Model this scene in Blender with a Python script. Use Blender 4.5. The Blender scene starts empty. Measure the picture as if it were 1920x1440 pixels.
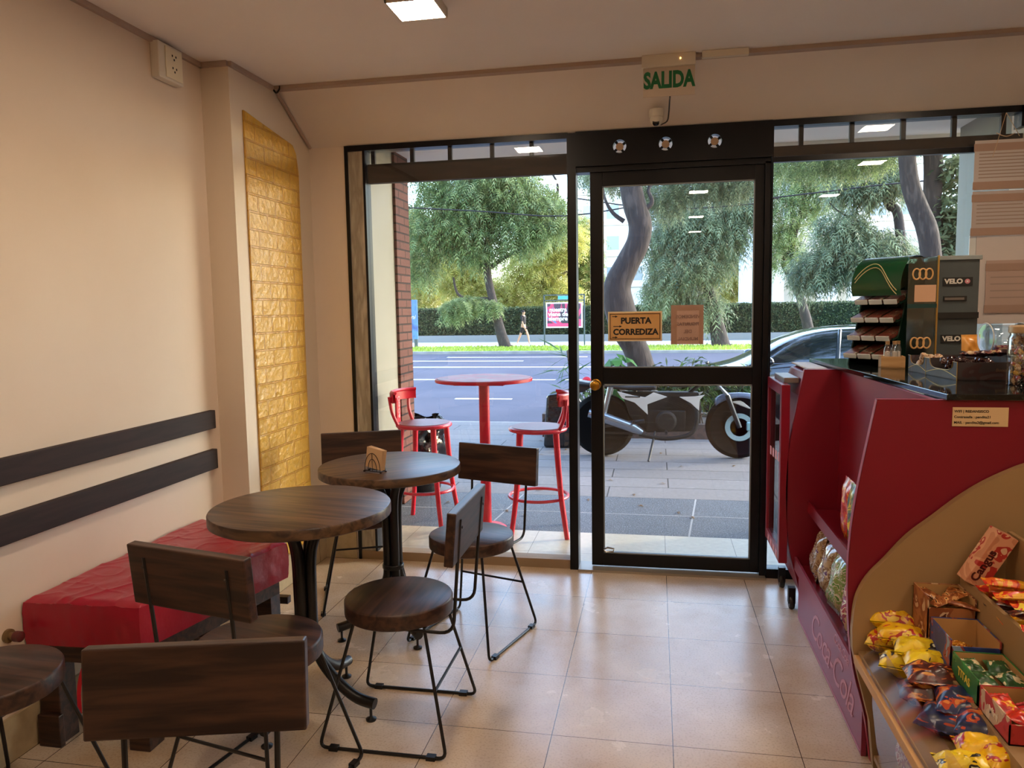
import bpy, math, random
from mathutils import Vector, Matrix
PI = math.pi
random.seed(7)
S = bpy.context.scene
COL = S.collection

# ------------------------------------------------------------------ camera
CAM_F, CAM_YAW, CAM_PITCH, CAM_ROLL = 1406.52, .190254, .0976263, -.0161871
CAM_H = 1.42
def cam_axes():
    cy, sy = math.cos(CAM_YAW), math.sin(CAM_YAW); cp, sp = math.cos(CAM_PITCH), math.sin(CAM_PITCH)
    f = Vector((-sy*cp, cy*cp, -sp)); r = Vector((cy, sy, 0)); u = r.cross(f)
    cr, sr = math.cos(CAM_ROLL), math.sin(CAM_ROLL)
    return cr*r+sr*u, -sr*r+cr*u, f
RX, UX, FX = cam_axes()
cam = bpy.data.cameras.new('camera'); camo = bpy.data.objects.new('camera', cam); COL.objects.link(camo)
m = Matrix((RX, UX, -FX)).transposed().to_4x4(); m.translation = (0, 0, CAM_H); camo.matrix_world = m
cam.sensor_fit = 'HORIZONTAL'; cam.sensor_width = 36; cam.lens = 36*CAM_F/1920; cam.clip_start = .05; cam.clip_end = 400
S.camera = camo

# ------------------------------------------------------------------ world, sun, exposure
wd = bpy.data.worlds.new('sky'); S.world = wd; wd.use_nodes = True
nt = wd.node_tree; bgn = nt.nodes['Background']; sk = nt.nodes.new('ShaderNodeTexSky')
sk.sky_type = 'NISHITA'; sk.sun_disc = False; sk.sun_elevation = math.radians(28); sk.sun_rotation = math.radians(68)
sk.air_density = 1.0; sk.dust_density = 1.2; sk.ozone_density = 1.0
nt.links.new(sk.outputs[0], bgn.inputs[0]); bgn.inputs[1].default_value = 2.0
sd = bpy.data.lights.new('sun', 'SUN'); sd.energy = 3.2; sd.angle = math.radians(.6); sd.color = (1, .9, .74)
so = bpy.data.objects.new('sun', sd); COL.objects.link(so)
so.rotation_euler = Vector((.84, .40, .335)).to_track_quat('Z', 'Y').to_euler()
S.view_settings.view_transform = 'Standard'; S.view_settings.look = 'None'
S.view_settings.gamma = 1; S.view_settings.use_curve_mapping = False
S.view_settings.exposure = 0.0
LAMP_E = 108.0

# ------------------------------------------------------------------ helpers
def W(px, py, **k):
    """world point seen at photo pixel (px,py) lying on the plane X=, Y= or Z="""
    d = FX + RX*((px-960)/CAM_F) - UX*((py-720)/CAM_F)
    (a, v), = k.items(); i = 'XYZ'.index(a); C = Vector((0, 0, CAM_H))
    return C + d*((v-C[i])/d[i])
def lin(c):
    if isinstance(c, str): c = [int(c[i:i+2], 16)/255 for i in (0, 2, 4)]
    return tuple(x/12.92 if x <= .04045 else ((x+.055)/1.055)**2.4 for x in c)+(1,)
MATS = {}
def mat(name, col, rough=.5, metal=0, spec=.5, var=None, vscale=5, vcoord='Object', vstretch=(1,1,1), bump=0, bscale=40, coat=0, emit=None, estr=0, sheen=0, trans=0, island=None, detail=4):
    if name in MATS: return MATS[name]
    M = bpy.data.materials.new(name); M.use_nodes = True; n = M.node_tree.nodes; l = M.node_tree.links
    b = n['Principled BSDF']; b.inputs['Base Color'].default_value = lin(col); b.inputs['Roughness'].default_value = rough
    b.inputs['Metallic'].default_value = metal; b.inputs['Specular IOR Level'].default_value = spec
    b.inputs['Coat Weight'].default_value = coat; b.inputs['Coat Roughness'].default_value = .08
    if trans: b.inputs['Transmission Weight'].default_value = trans
    if emit: b.inputs['Emission Color'].default_value = lin(emit); b.inputs['Emission Strength'].default_value = estr
    tc = n.new('ShaderNodeTexCoord'); mp = n.new('ShaderNodeMapping'); mp.inputs['Scale'].default_value = vstretch
    l.new(tc.outputs[vcoord], mp.inputs[0])
    if var:
        nz = n.new('ShaderNodeTexNoise'); nz.inputs['Scale'].default_value = vscale; nz.inputs['Detail'].default_value = detail
        l.new(mp.outputs[0], nz.inputs[0]); r = n.new('ShaderNodeValToRGB')
        cols = var if isinstance(var, (list, tuple)) else [var]
        cols = [col]+list(cols); r.color_ramp.elements[0].position = .35; r.color_ramp.elements[1].position = .65
        r.color_ramp.elements[0].color = lin(cols[0]); r.color_ramp.elements[1].color = lin(cols[-1])
        for i, c in enumerate(cols[1:-1]):
            e = r.color_ramp.elements.new(.35+.3*(i+1)/(len(cols)-1)); e.color = lin(c)
        l.new(nz.outputs[0], r.inputs[0]); l.new(r.outputs[0], b.inputs['Base Color'])
    if island:
        g = n.new('ShaderNodeNewGeometry'); r = n.new('ShaderNodeValToRGB'); cols = [col]+list(island)
        r.color_ramp.elements[0].color = lin(cols[0]); r.color_ramp.elements[1].color = lin(cols[-1])
        for i, c in enumerate(cols[1:-1]):
            e = r.color_ramp.elements.new((i+1)/(len(cols)-1)); e.color = lin(c)
        l.new(g.outputs['Random Per Island'], r.inputs[0]); l.new(r.outputs[0], b.inputs['Base Color'])
    if bump:
        nb = n.new('ShaderNodeTexNoise'); nb.inputs['Scale'].default_value = bscale; nb.inputs['Detail'].default_value = 5
        l.new(mp.outputs[0], nb.inputs[0]); bp = n.new('ShaderNodeBump'); bp.inputs['Strength'].default_value = bump; bp.inputs['Distance'].default_value = .01
        l.new(nb.outputs[0], bp.inputs['Height']); l.new(bp.outputs[0], b.inputs['Normal'])
    MATS[name] = M; return M
def leafmat(name, cols, tr=.35):
    """thin leaf: diffuse plus light coming through, colour differs leaf by leaf"""
    M = bpy.data.materials.new(name); M.use_nodes = True; n = M.node_tree.nodes; l = M.node_tree.links
    n.remove(n['Principled BSDF']); out = n['Material Output']
    g = n.new('ShaderNodeNewGeometry'); r = n.new('ShaderNodeValToRGB')
    r.color_ramp.elements[0].color = lin(cols[0]); r.color_ramp.elements[1].color = lin(cols[-1])
    for i, c in enumerate(cols[1:-1]):
        e = r.color_ramp.elements.new((i+1)/(len(cols)-1)); e.color = lin(c)
    l.new(g.outputs['Random Per Island'], r.inputs[0])
    d = n.new('ShaderNodeBsdfPrincipled'); d.inputs['Roughness'].default_value = .5; d.inputs['Specular IOR Level'].default_value = .35
    t = n.new('ShaderNodeBsdfTranslucent'); mx = n.new('ShaderNodeMixShader'); mx.inputs[0].default_value = tr
    l.new(r.outputs[0], d.inputs['Base Color']); l.new(r.outputs[0], t.inputs[0])
    l.new(d.outputs[0], mx.inputs[1]); l.new(t.outputs[0], mx.inputs[2]); l.new(mx.outputs[0], out.inputs[0])
    MATS[name] = M; return M
def glassmat(name, tint=(.93, .95, .95), ior=1.5, rough=0, extra=0):
    M = bpy.data.materials.new(name); M.use_nodes = True; n = M.node_tree.nodes; l = M.node_tree.links
    n.remove(n['Principled BSDF']); out = n['Material Output']
    t = n.new('ShaderNodeBsdfTransparent'); t.inputs[0].default_value = (*tint, 1)
    g = n.new('ShaderNodeBsdfGlossy'); g.inputs['Roughness'].default_value = rough; g.inputs['Color'].default_value = (1, 1, 1, 1)
    ge = n.new('ShaderNodeNewGeometry'); mr = n.new('ShaderNodeMapRange')
    mr.inputs['To Min'].default_value = ior; mr.inputs['To Max'].default_value = 1/ior
    l.new(ge.outputs['Backfacing'], mr.inputs['Value'])
    f = n.new('ShaderNodeFresnel'); l.new(mr.outputs[0], f.inputs['IOR'])
    a = n.new('ShaderNodeMath'); a.operation = 'ADD'; a.inputs[1].default_value = extra; l.new(f.outputs[0], a.inputs[0])
    mx = n.new('ShaderNodeMixShader'); l.new(a.outputs[0], mx.inputs[0]); l.new(t.outputs[0], mx.inputs[1]); l.new(g.outputs[0], mx.inputs[2])
    l.new(mx.outputs[0], out.inputs[0]); MATS[name] = M; return M

class MB:
    def __init__(s): s.v = []; s.f = []; s.mi = []; s.cur = 0
    def mesh(s, v, f, M=None):
        o = len(s.v); s.v += [tuple(M @ Vector(p)) if M else tuple(p) for p in v]
        s.f += [tuple(i+o for i in q) for q in f]; s.mi += [s.cur]*len(f); return s
    def box(s, a, b, M=None):
        x0, y0, z0 = a; x1, y1, z1 = b
        return s.mesh([(x0,y0,z0),(x1,y0,z0),(x1,y1,z0),(x0,y1,z0),(x0,y0,z1),(x1,y0,z1),(x1,y1,z1),(x0,y1,z1)],
                      [(0,3,2,1),(4,5,6,7),(0,1,5,4),(1,2,6,5),(2,3,7,6),(3,0,4,7)], M)
    def prism(s, poly, a, b, axis='Z', M=None):
        k = len(poly)
        def P(u, w, t): return {'X': (t, u, w), 'Y': (u, t, w), 'Z': (u, w, t)}[axis]
        v = [P(u, w, a) for u, w in poly]+[P(u, w, b) for u, w in poly]
        f = [tuple(range(k))[::-1], tuple(range(k, 2*k))]+[(i, (i+1) % k, k+(i+1) % k, k+i) for i in range(k)]
        return s.mesh(v, f, M)
    def tube(s, pts, r, seg=8, closed=False, M=None):
        pts = [Vector(p) for p in pts]; n = len(pts); rr = r if isinstance(r, (list, tuple)) else [r]*n
        vs = []; prev = None
        for i, p in enumerate(pts):
            if closed: t = pts[(i+1) % n]-pts[i-1]
            else: t = pts[min(i+1, n-1)]-pts[max(i-1, 0)]
            t.normalize()
            if prev is None:
                a = Vector((0, 0, 1)) if abs(t.z) < .9 else Vector((1, 0, 0)); u = t.cross(a).normalized()
            else: u = (prev-t*prev.dot(t)).normalized()
            w = t.cross(u); prev = u
            vs += [p+(u*math.cos(2*PI*k/seg)+w*math.sin(2*PI*k/seg))*rr[i] for k in range(seg)]
        f = []
        for i in range(n if closed else n-1):
            j = (i+1) % n
            f += [(i*seg+k, i*seg+(k+1) % seg, j*seg+(k+1) % seg, j*seg+k) for k in range(seg)]
        if not closed: f += [tuple(range(seg))[::-1], tuple(range((n-1)*seg, n*seg))]
        return s.mesh(vs, f, M)
    def lathe(s, prof, c=(0,0,0), seg=32, M=None, axis='Z'):
        v = []; n = len(prof)
        for r, z in prof:
            for k in range(seg):
                a = 2*PI*k/seg; p = (r*math.cos(a), r*math.sin(a), z)
                if axis == 'Y': p = (p[0], p[2], p[1])
                if axis == 'X': p = (p[2], p[0], p[1])
                v.append((p[0]+c[0], p[1]+c[1], p[2]+c[2]))
        f = [(i*seg+k, i*seg+(k+1) % seg, (i+1)*seg+(k+1) % seg, (i+1)*seg+k) for i in range(n-1) for k in range(seg)]
        if prof[0][0] > 1e-6: f.append(tuple(range(seg))[::-1])
        if prof[-1][0] > 1e-6: f.append(tuple(range((n-1)*seg, n*seg)))
        return s.mesh(v, f, M)
    def ball(s, c, r, seg=12, M=None):
        r = (r, r, r) if not isinstance(r, (tuple, list)) else r; v = []; f = []
        for i in range(seg//2+1):
            t = PI*i/(seg//2)
            for k in range(seg):
                a = 2*PI*k/seg; v.append((c[0]+r[0]*math.sin(t)*math.cos(a), c[1]+r[1]*math.sin(t)*math.sin(a), c[2]-r[2]*math.cos(t)))
        for i in range(seg//2):
            f += [(i*seg+k, i*seg+(k+1) % seg, (i+1)*seg+(k+1) % seg, (i+1)*seg+k) for k in range(seg)]
        return s.mesh(v, f, M)
    def grid(s, fn, nu, nv, M=None):
        v = [fn(i/nu, j/nv) for j in range(nv+1) for i in range(nu+1)]
        f = [(j*(nu+1)+i, j*(nu+1)+i+1, (j+1)*(nu+1)+i+1, (j+1)*(nu+1)+i) for j in range(nv) for i in range(nu)]
        return s.mesh(v, f, M)
    def build(s, name, mats, parent=None, smooth=40, bevel=0, loc=None, rot=None, org=None):
        me = bpy.data.meshes.new(name); O = Vector(org) if org else Vector((0, 0, 0))
        me.from_pydata([tuple(Vector(p)-O) for p in s.v], [], s.f); me.update()
        mats = mats if isinstance(mats, (list, tuple)) else [mats]
        for q in mats: me.materials.append(q)
        me.polygons.foreach_set('material_index', s.mi)
        if smooth:
            me.polygons.foreach_set('use_smooth', [True]*len(me.polygons)); me.set_sharp_from_angle(angle=math.radians(smooth))
        o = bpy.data.objects.new(name, me); COL.objects.link(o)
        if parent: o.parent = parent
        if org: o.location = O
        if loc: o.location = loc
        if rot: o.rotation_euler = rot
        if bevel:
            b = o.modifiers.new('bevel', 'BEVEL'); b.width = bevel; b.segments = 2; b.limit_method = 'ANGLE'; b.angle_limit = math.radians(40)
            b.harden_normals = False
        return o
def tag(o, label=None, cat=None, group=None, kind=None):
    if label: o['label'] = label
    if cat: o['category'] = cat
    if group: o['group'] = group
    if kind: o['kind'] = kind
    return o
def thing(name, label, cat, loc=(0,0,0), rz=0, group=None):
    o = bpy.data.objects.new(name, None); COL.objects.link(o); o.empty_display_size = .05
    o.location = loc; o.rotation_euler = (0, 0, rz) if not isinstance(rz, (tuple, list)) else rz
    return tag(o, label, cat, group)
def struct(o): o['kind'] = 'structure'; return o
def kids(o): return [c for c in COL.objects if c.parent == o]
def copy_tree(o, parent=None):
    c = o.copy(); COL.objects.link(c); c.parent = parent
    for ch in kids(o): copy_tree(ch, c)
    return c
def dup(o, loc, rz, label, group=None):
    c = copy_tree(o); c.location = loc; c.rotation_euler = (0, 0, rz) if not isinstance(rz, (tuple, list)) else rz
    c['label'] = label
    if group: c['group'] = group
    return c
_fonts = {}
def text(name, body, size, origin, right, up, m_, parent, extrude=.0004, bold=0, shear=0, align='CENTER', space=1, sx=1):
    cu = bpy.data.curves.new(name, 'FONT'); cu.body = body; cu.size = size; cu.align_x = align; cu.align_y = 'CENTER'
    cu.extrude = extrude; cu.offset = bold; cu.shear = shear; cu.space_character = space; cu.resolution_u = 3
    to = bpy.data.objects.new(name, cu); COL.objects.link(to)
    bpy.context.view_layer.update(); dg = bpy.context.evaluated_depsgraph_get()
    me = bpy.data.meshes.new_from_object(to.evaluated_get(dg)); bpy.data.objects.remove(to)
    r = Vector(right).normalized(); u = Vector(up).normalized(); nn = r.cross(u); M = Matrix((r*sx, u, nn)).transposed().to_4x4(); M.translation = Vector(origin)
    me.transform(M); me.materials.clear(); me.materials.append(m_); me.name = name
    o = bpy.data.objects.new(name, me); COL.objects.link(o)
    if parent: o.parent = parent
    return o
def bez(P, n=24):
    """Catmull-Rom through P"""
    P = [Vector(p) for p in P]; Q = [P[0]]+P+[P[-1]]; out = []; seg = max(2, n//(len(P)-1))
    for i in range(1, len(Q)-2):
        for k in range(seg):
            t = k/seg; a, b, c, d = Q[i-1], Q[i], Q[i+1], Q[i+2]
            out.append(.5*((2*b)+(c-a)*t+(2*a-5*b+4*c-d)*t*t+(3*b-a-3*c+d)*t**3))
    out.append(P[-1]); return out

# ------------------------------------------------------------------ materials
def floor_material():
    M = bpy.data.materials.new('floor_tiles'); M.use_nodes = True; n = M.node_tree.nodes; l = M.node_tree.links; b = n['Principled BSDF']
    tc = n.new('ShaderNodeTexCoord'); br = n.new('ShaderNodeTexBrick'); br.offset = 0; br.squash = 1
    br.inputs['Scale'].default_value = 1; br.inputs['Brick Width'].default_value = .398; br.inputs['Row Height'].default_value = .41
    br.inputs['Mortar Size'].default_value = .0014; br.inputs['Mortar Smooth'].default_value = .2; br.inputs['Bias'].default_value = 0
    br.inputs['Color1'].default_value = lin('e0d3c4'); br.inputs['Color2'].default_value = lin('d9cab6'); br.inputs['Mortar'].default_value = lin('4a382c')
    l.new(tc.outputs['Object'], br.inputs[0])
    nz = n.new('ShaderNodeTexNoise'); nz.inputs['Scale'].default_value = 3.5; nz.inputs['Detail'].default_value = 8; l.new(tc.outputs['Object'], nz.inputs[0])
    r = n.new('ShaderNodeValToRGB'); r.color_ramp.elements[0].position = .3; r.color_ramp.elements[0].color = lin('d9c4a8'); r.color_ramp.elements[1].position = .7; r.color_ramp.elements[1].color = (1, 1, 1, 1)
    l.new(nz.outputs[0], r.inputs[0]); mx = n.new('ShaderNodeMix'); mx.data_type = 'RGBA'; mx.blend_type = 'MULTIPLY'; mx.inputs[0].default_value = .8
    l.new(br.outputs[0], mx.inputs[6]); l.new(r.outputs[0], mx.inputs[7])
    # worn chips and stains
    n2 = n.new('ShaderNodeTexNoise'); n2.inputs['Scale'].default_value = 9; n2.inputs['Detail'].default_value = 12; n2.inputs['Roughness'].default_value = .75; l.new(tc.outputs['Object'], n2.inputs[0])
    r2 = n.new('ShaderNodeValToRGB'); r2.color_ramp.elements[0].position = .70; r2.color_ramp.elements[0].color = (0, 0, 0, 1); r2.color_ramp.elements[1].position = .745; r2.color_ramp.elements[1].color = (1, 1, 1, 1)
    l.new(n2.outputs[0], r2.inputs[0]); m2 = n.new('ShaderNodeMix'); m2.data_type = 'RGBA'; m2.inputs[7].default_value = lin('6a5a4c')
    l.new(r2.outputs[0], m2.inputs[0]); l.new(mx.outputs[2], m2.inputs[6])
    # fine speckle
    n3 = n.new('ShaderNodeTexNoise'); n3.inputs['Scale'].default_value = 130; l.new(tc.outputs['Object'], n3.inputs[0])
    r3 = n.new('ShaderNodeValToRGB'); r3.color_ramp.elements[0].position = .3; r3.color_ramp.elements[0].color = (.82, .8, .78, 1); r3.color_ramp.elements[1].position = .5; r3.color_ramp.elements[1].color = (1, 1, 1, 1)
    l.new(n3.outputs[0], r3.inputs[0]); m3 = n.new('ShaderNodeMix'); m3.data_type = 'RGBA'; m3.blend_type = 'MULTIPLY'; m3.inputs[0].default_value = 1
    l.new(m2.outputs[2], m3.inputs[6]); l.new(r3.outputs[0], m3.inputs[7]); l.new(m3.outputs[2], b.inputs['Base Color'])
    rr = n.new('ShaderNodeMapRange'); rr.inputs['To Min'].default_value = .16; rr.inputs['To Max'].default_value = .34; l.new(nz.outputs[0], rr.inputs['Value']); l.new(rr.outputs[0], b.inputs['Roughness'])
    b.inputs['Specular IOR Level'].default_value = .55
    bp = n.new('ShaderNodeBump'); bp.inputs['Strength'].default_value = .06; bp.inputs['Distance'].default_value = .01; l.new(nz.outputs[0], bp.inputs['Height'])
    l.new(bp.outputs[0], b.inputs['Normal'])
    return M
def brick_mat(name, c1, c2, mort, bw, rh, ms, coords='XY', rough=.8, bump=.5, offset=.5, spec=.3, invert=True, scratch=0):
    M = bpy.data.materials.new(name); M.use_nodes = True; n = M.node_tree.nodes; l = M.node_tree.links; b = n['Principled BSDF']
    tc = n.new('ShaderNodeTexCoord'); sp = n.new('ShaderNodeSeparateXYZ'); cb = n.new('ShaderNodeCombineXYZ'); l.new(tc.outputs['Object'], sp.inputs[0])
    l.new(sp.outputs['XYZ'.index(coords[0])], cb.inputs[0]); l.new(sp.outputs['XYZ'.index(coords[1])], cb.inputs[1])
    br = n.new('ShaderNodeTexBrick'); br.offset = offset; br.inputs['Scale'].default_value = 1; br.inputs['Brick Width'].default_value = bw; br.inputs['Row Height'].default_value = rh
    br.inputs['Mortar Size'].default_value = ms; br.inputs['Mortar Smooth'].default_value = .3
    br.inputs['Color1'].default_value = lin(c1); br.inputs['Color2'].default_value = lin(c2); br.inputs['Mortar'].default_value = lin(mort)
    l.new(cb.outputs[0], br.inputs[0])
    nz = n.new('ShaderNodeTexNoise'); nz.inputs['Scale'].default_value = 30; nz.inputs['Detail'].default_value = 6; l.new(tc.outputs['Object'], nz.inputs[0])
    mx = n.new('ShaderNodeMix'); mx.data_type = 'RGBA'; mx.blend_type = 'MULTIPLY'; mx.inputs[0].default_value = .35
    l.new(br.outputs[0], mx.inputs[6]); l.new(nz.outputs[0], mx.inputs[7]); l.new(mx.outputs[2], b.inputs['Base Color'])
    ma = n.new('ShaderNodeMath'); ma.operation = 'MULTIPLY_ADD'; ma.inputs[1].default_value = -1.0; l.new(br.outputs['Fac'], ma.inputs[0])
    m5 = n.new('ShaderNodeMath'); m5.operation = 'MULTIPLY'; m5.inputs[1].default_value = .5 if not scratch else scratch; l.new(nz.outputs[0], m5.inputs[0]); l.new(m5.outputs[0], ma.inputs[2])
    bp = n.new('ShaderNodeBump'); bp.inputs['Strength'].default_value = bump; bp.inputs['Distance'].default_value = .006; l.new(ma.outputs[0], bp.inputs['Height']); l.new(bp.outputs[0], b.inputs['Normal'])
    b.inputs['Roughness'].default_value = rough; b.inputs['Specular IOR Level'].default_value = spec
    MATS[name] = M; return M
def wood(name, c1, c2, rough=.4, axis=0, scale=1):
    M = bpy.data.materials.new(name); M.use_nodes = True; n = M.node_tree.nodes; l = M.node_tree.links; b = n['Principled BSDF']
    tc = n.new('ShaderNodeTexCoord'); mp = n.new('ShaderNodeMapping'); st = [14*scale]*3; st[axis] = 1.2*scale; mp.inputs['Scale'].default_value = st
    l.new(tc.outputs['Object'], mp.inputs[0]); nz = n.new('ShaderNodeTexNoise'); nz.inputs['Scale'].default_value = 3; nz.inputs['Detail'].default_value = 8; nz.inputs['Distortion'].default_value = .6
    l.new(mp.outputs[0], nz.inputs[0]); r = n.new('ShaderNodeValToRGB'); r.color_ramp.elements[0].position = .38; r.color_ramp.elements[1].position = .62
    r.color_ramp.elements[0].color = lin(c1); r.color_ramp.elements[1].color = lin(c2); l.new(nz.outputs[0], r.inputs[0]); l.new(r.outputs[0], b.inputs['Base Color'])
    bp = n.new('ShaderNodeBump'); bp.inputs['Strength'].default_value = .12; bp.inputs['Distance'].default_value = .004; l.new(nz.outputs[0], bp.inputs['Height']); l.new(bp.outputs[0], b.inputs['Normal'])
    b.inputs['Roughness'].default_value = rough; MATS[name] = M; return M
def print_mat(name, cols, scale=14, rough=.28, stretch=(1,1,1), dist=1.5):
    """glossy printed wrapper: hard-edged blotches of several inks"""
    M = bpy.data.materials.new(name); M.use_nodes = True; n = M.node_tree.nodes; l = M.node_tree.links; b = n['Principled BSDF']
    tc = n.new('ShaderNodeTexCoord'); mp = n.new('ShaderNodeMapping'); mp.inputs['Scale'].default_value = stretch; l.new(tc.outputs['Object'], mp.inputs[0])
    oi = n.new('ShaderNodeObjectInfo'); ml = n.new('ShaderNodeMath'); ml.operation = 'MULTIPLY'; ml.inputs[1].default_value = 40; l.new(oi.outputs['Random'], ml.inputs[0])
    nz = n.new('ShaderNodeTexNoise'); nz.noise_dimensions = '4D'; nz.inputs['Scale'].default_value = scale; nz.inputs['Detail'].default_value = 2; nz.inputs['Distortion'].default_value = dist
    l.new(mp.outputs[0], nz.inputs[0]); l.new(ml.outputs[0], nz.inputs['W']); r = n.new('ShaderNodeValToRGB'); r.color_ramp.interpolation = 'CONSTANT'
    k = len(cols); r.color_ramp.elements[0].position = 0; r.color_ramp.elements[0].color = lin(cols[0]); r.color_ramp.elements[1].position = .62; r.color_ramp.elements[1].color = lin(cols[-1])
    for i in range(1, k-1): e = r.color_ramp.elements.new(.42+.2*(i-1)/max(1, k-2)+.04); e.color = lin(cols[i])
    l.new(nz.outputs[0], r.inputs[0]); l.new(r.outputs[0], b.inputs['Base Color']); b.inputs['Roughness'].default_value = rough; b.inputs['Specular IOR Level'].default_value = .7
    MATS[name] = M; return M

PAINT = mat('cream_wall_paint', 'e2d2c0', .75, var='dccab6', vscale=1.3, bump=.12, bscale=14)
PAINTW = mat('white_wall_paint', 'dccdb8', .7, bump=.08, bscale=18)
CEIL = mat('ceiling_paint', 'ebe4de', .85, var='e4dcd5', vscale=1.1, bump=.08, bscale=10)
FASC = mat('fascia_paint', 'e6dcd3', .8, var='dfd4ca', vscale=1.5, bump=.08, bscale=10)
TRIMM = mat('cable_trunking', 'b09b8c', .6)
BLACKM = mat('black_painted_metal', '04060a', .3, var='080b11', vscale=6, spec=.3)
GREYFR = mat('weathered_frame', 'b5ad9c', .6, var=['958c7c', 'c8c0b0'], vscale=3, vstretch=(6,6,1))
DARKBEAM = mat('shutter_beam', '2b211d', .7, var='40332b', vscale=5, vstretch=(1,8,8))
GLASS = glassmat('window_glass')
FLOORM = floor_material()
WOODT = wood('dark_stained_wood_top', '35241a', '644a33', .36, 0)
WOODC = wood('dark_stained_wood', '22130f', '4a3024', .4, 0)
WOODB = wood('dark_board_wood', '20100f', '2c1917', .75, 1)
STEEL = mat('black_steel_rod', '0a0a0c', .38, spec=.5)
VINYL = mat('red_vinyl', 'a3112f', .3, bump=.9, bscale=6, spec=.6, vstretch=(1,1,1))
REDLAM = mat('red_laminate', '7a0a20', .42, var='820c24', vscale=2)
REDEDGE = mat('pink_red_edging', 'a83a52', .4)
REDKICK = mat('worn_red_panel', '8c2c46', .4, var='96384f', vscale=3)
REDP = mat('red_painted_metal', 'd0102e', .35, var='c40f2c', vscale=4)
BEIGE = mat('beige_laminate', 'a3845a', .5, var='997a52', vscale=2)
WHITE = mat('white_plastic', 'dcd4c4', .4)
TILEW = mat('base_tile', 'cbbca4', .3, var='b5a58c', vscale=4)
CARD = mat('plain_cardboard', 'b98d55', .7)
PAPER = mat('paper', 'dcc2a8', .75)
INK = mat('black_ink', '15120f', .6)
CHROME = mat('bright_metal', 'c8c8c8', .2, metal=1)

# ------------------------------------------------------------------ room shell
YG = 4.0; XL = -2.04; XP = -1.90; XR = 3.3; YB = -4.2; ZC = 2.56
struct(MB().box((XL-.2, YB-.2, -.12), (XR+.2, 4.06, 0)).build('floor', FLOORM, smooth=0, org=(-.34, 3.6, 0)))
struct(MB().box((XL-.2, YB-.2, ZC), (XR+.2, 4.15, ZC+.15)).build('ceiling', CEIL, smooth=0))
struct(MB().box((XL-.15, YB, 0), (XL, 4.15, ZC)).build('wall_left', PAINT, smooth=0))
struct(MB().box((XR, YB, 0), (XR+.15, 4.15, ZC)).build('wall_right', PAINT, smooth=0))
struct(MB().box((XL, YB-.15, 0), (XR, YB, ZC)).build('wall_back', PAINT, smooth=0))
# pilaster in front of the left wall
struct(MB().box((XL, 3.21, 0), (XP, 4.15, ZC)).build('wall_pilaster', [PAINTW], smooth=0))
struct(MB().box((XP, YG, 0), (-1.69, 4.15, 2.335)).build('wall_front', PAINT, smooth=0))
struct(MB().box((1.70, YG, 0), (XR, 4.15, 2.335)).build('wall_front_right', PAINT, smooth=0))
# sloping fascia over the shop window
struct(MB().prism([(3.62, ZC), (YG, 2.335), (4.15, 2.335), (4.15, ZC)], XP, XR, 'X').build('wall_fascia', FASC, smooth=0))
# cable trunking round the ceiling
b = MB(); b.box((XL, YB, ZC-.022), (XL+.016, 3.21, ZC)); b.box((XL, 3.194, ZC-.022), (XP, 3.21, ZC)); b.box((XP, 3.21, ZC-.022), (XP+.016, 3.62, ZC))
struct(b.build('trim_1', TRIMM, smooth=0))
b = MB(); b.prism([(3.60, ZC), (3.60, ZC-.018), (3.645, ZC-.018), (3.62, ZC)], XP+.016, XR, 'X')
struct(b.build('trim_2', TRIMM, smooth=0))
b = MB(); b.tube(bez([(XP+.012, 3.625, 2.56-.02), (XP+.012, 3.7, 2.50), (XP+.012, 3.99, 2.335)], 6), .009, 6)
struct(b.build('trim_3', TRIMM))
struct(MB().box((XL, YB, 0), (XL+.012, 3.21, .145)).build('baseboard_left', brick_mat('base_tiles', 'c9b795', 'c2ae8c', '6e5c45', .3, .3, .003, 'YZ', .3, .15, 0), smooth=0))
struct(MB().box((XP, 3.21, 0), (XP+.012, YG, .16)).build('baseboard_pilaster', MATS['base_tiles'], smooth=0))
struct(MB().box((XP+.012, YG-.012, 0), (-1.70, YG, .16)).build('baseboard_front', MATS['base_tiles'], smooth=0))
# yellow moulded brick panel stuck on the pilaster
YB_M = brick_mat('yellow_foam_brick', 'e4b446', 'dfad3e', 'd29c38', .17, .083, .006, 'YZ', .34, 1.0, .5, .5, scratch=1.6)
b = MB(); b.prism([(3.31, .165), (3.83, .165), (3.845, 2.18), (3.825, 2.27), (3.79, 2.31), (3.31, 2.372)], XP, XP+.009, 'X')
tag(b.build('wall_panel', YB_M, bevel=.002), 'yellow moulded brick-pattern panel on the pilaster left of the window', 'wall panel')

# ------------------------------------------------------------------ window 1 (left), window 2 (right)
def pane(x0, x1, z0, z1, y, parent, name='pane', g=None):
    return MB().box((x0, y, z0), (x1, y+.005, z1)).build(name, g or GLASS, parent, smooth=0)
w1 = bpy.data.objects.new('window_1', None); COL.objects.link(w1); struct(w1)
b = MB(); b.box((-1.69, YG-.01, 0), (-1.672, 4.07, 2.335)); b.box((-1.585, YG-.01, .05), (-1.572, 4.07, 2.31)); b.box((-1.672, YG-.01, 2.305), (-.455, 4.07, 2.335))
b.build('frame', BLACKM, w1, smooth=0)
MB().box((-1.672, YG, .05), (-1.585, 4.06, 2.305)).build('jamb', GREYFR, w1, smooth=0)
MB().box((-1.672, YG-.005, 0), (-.455, 4.08, .05)).build('sill', mat('sill_stone', '9c8468', .6), w1, smooth=0)
MB().box((-1.572, 4.03, 2.135), (-.455, 4.07, 2.225)).build('shutter_rail', DARKBEAM, w1, smooth=0)
b = MB(); b.box((-1.572, 4.035, 2.225), (-.455, 4.06, 2.238)); b.build('transom_bar', BLACKM, w1, smooth=0)
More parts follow.
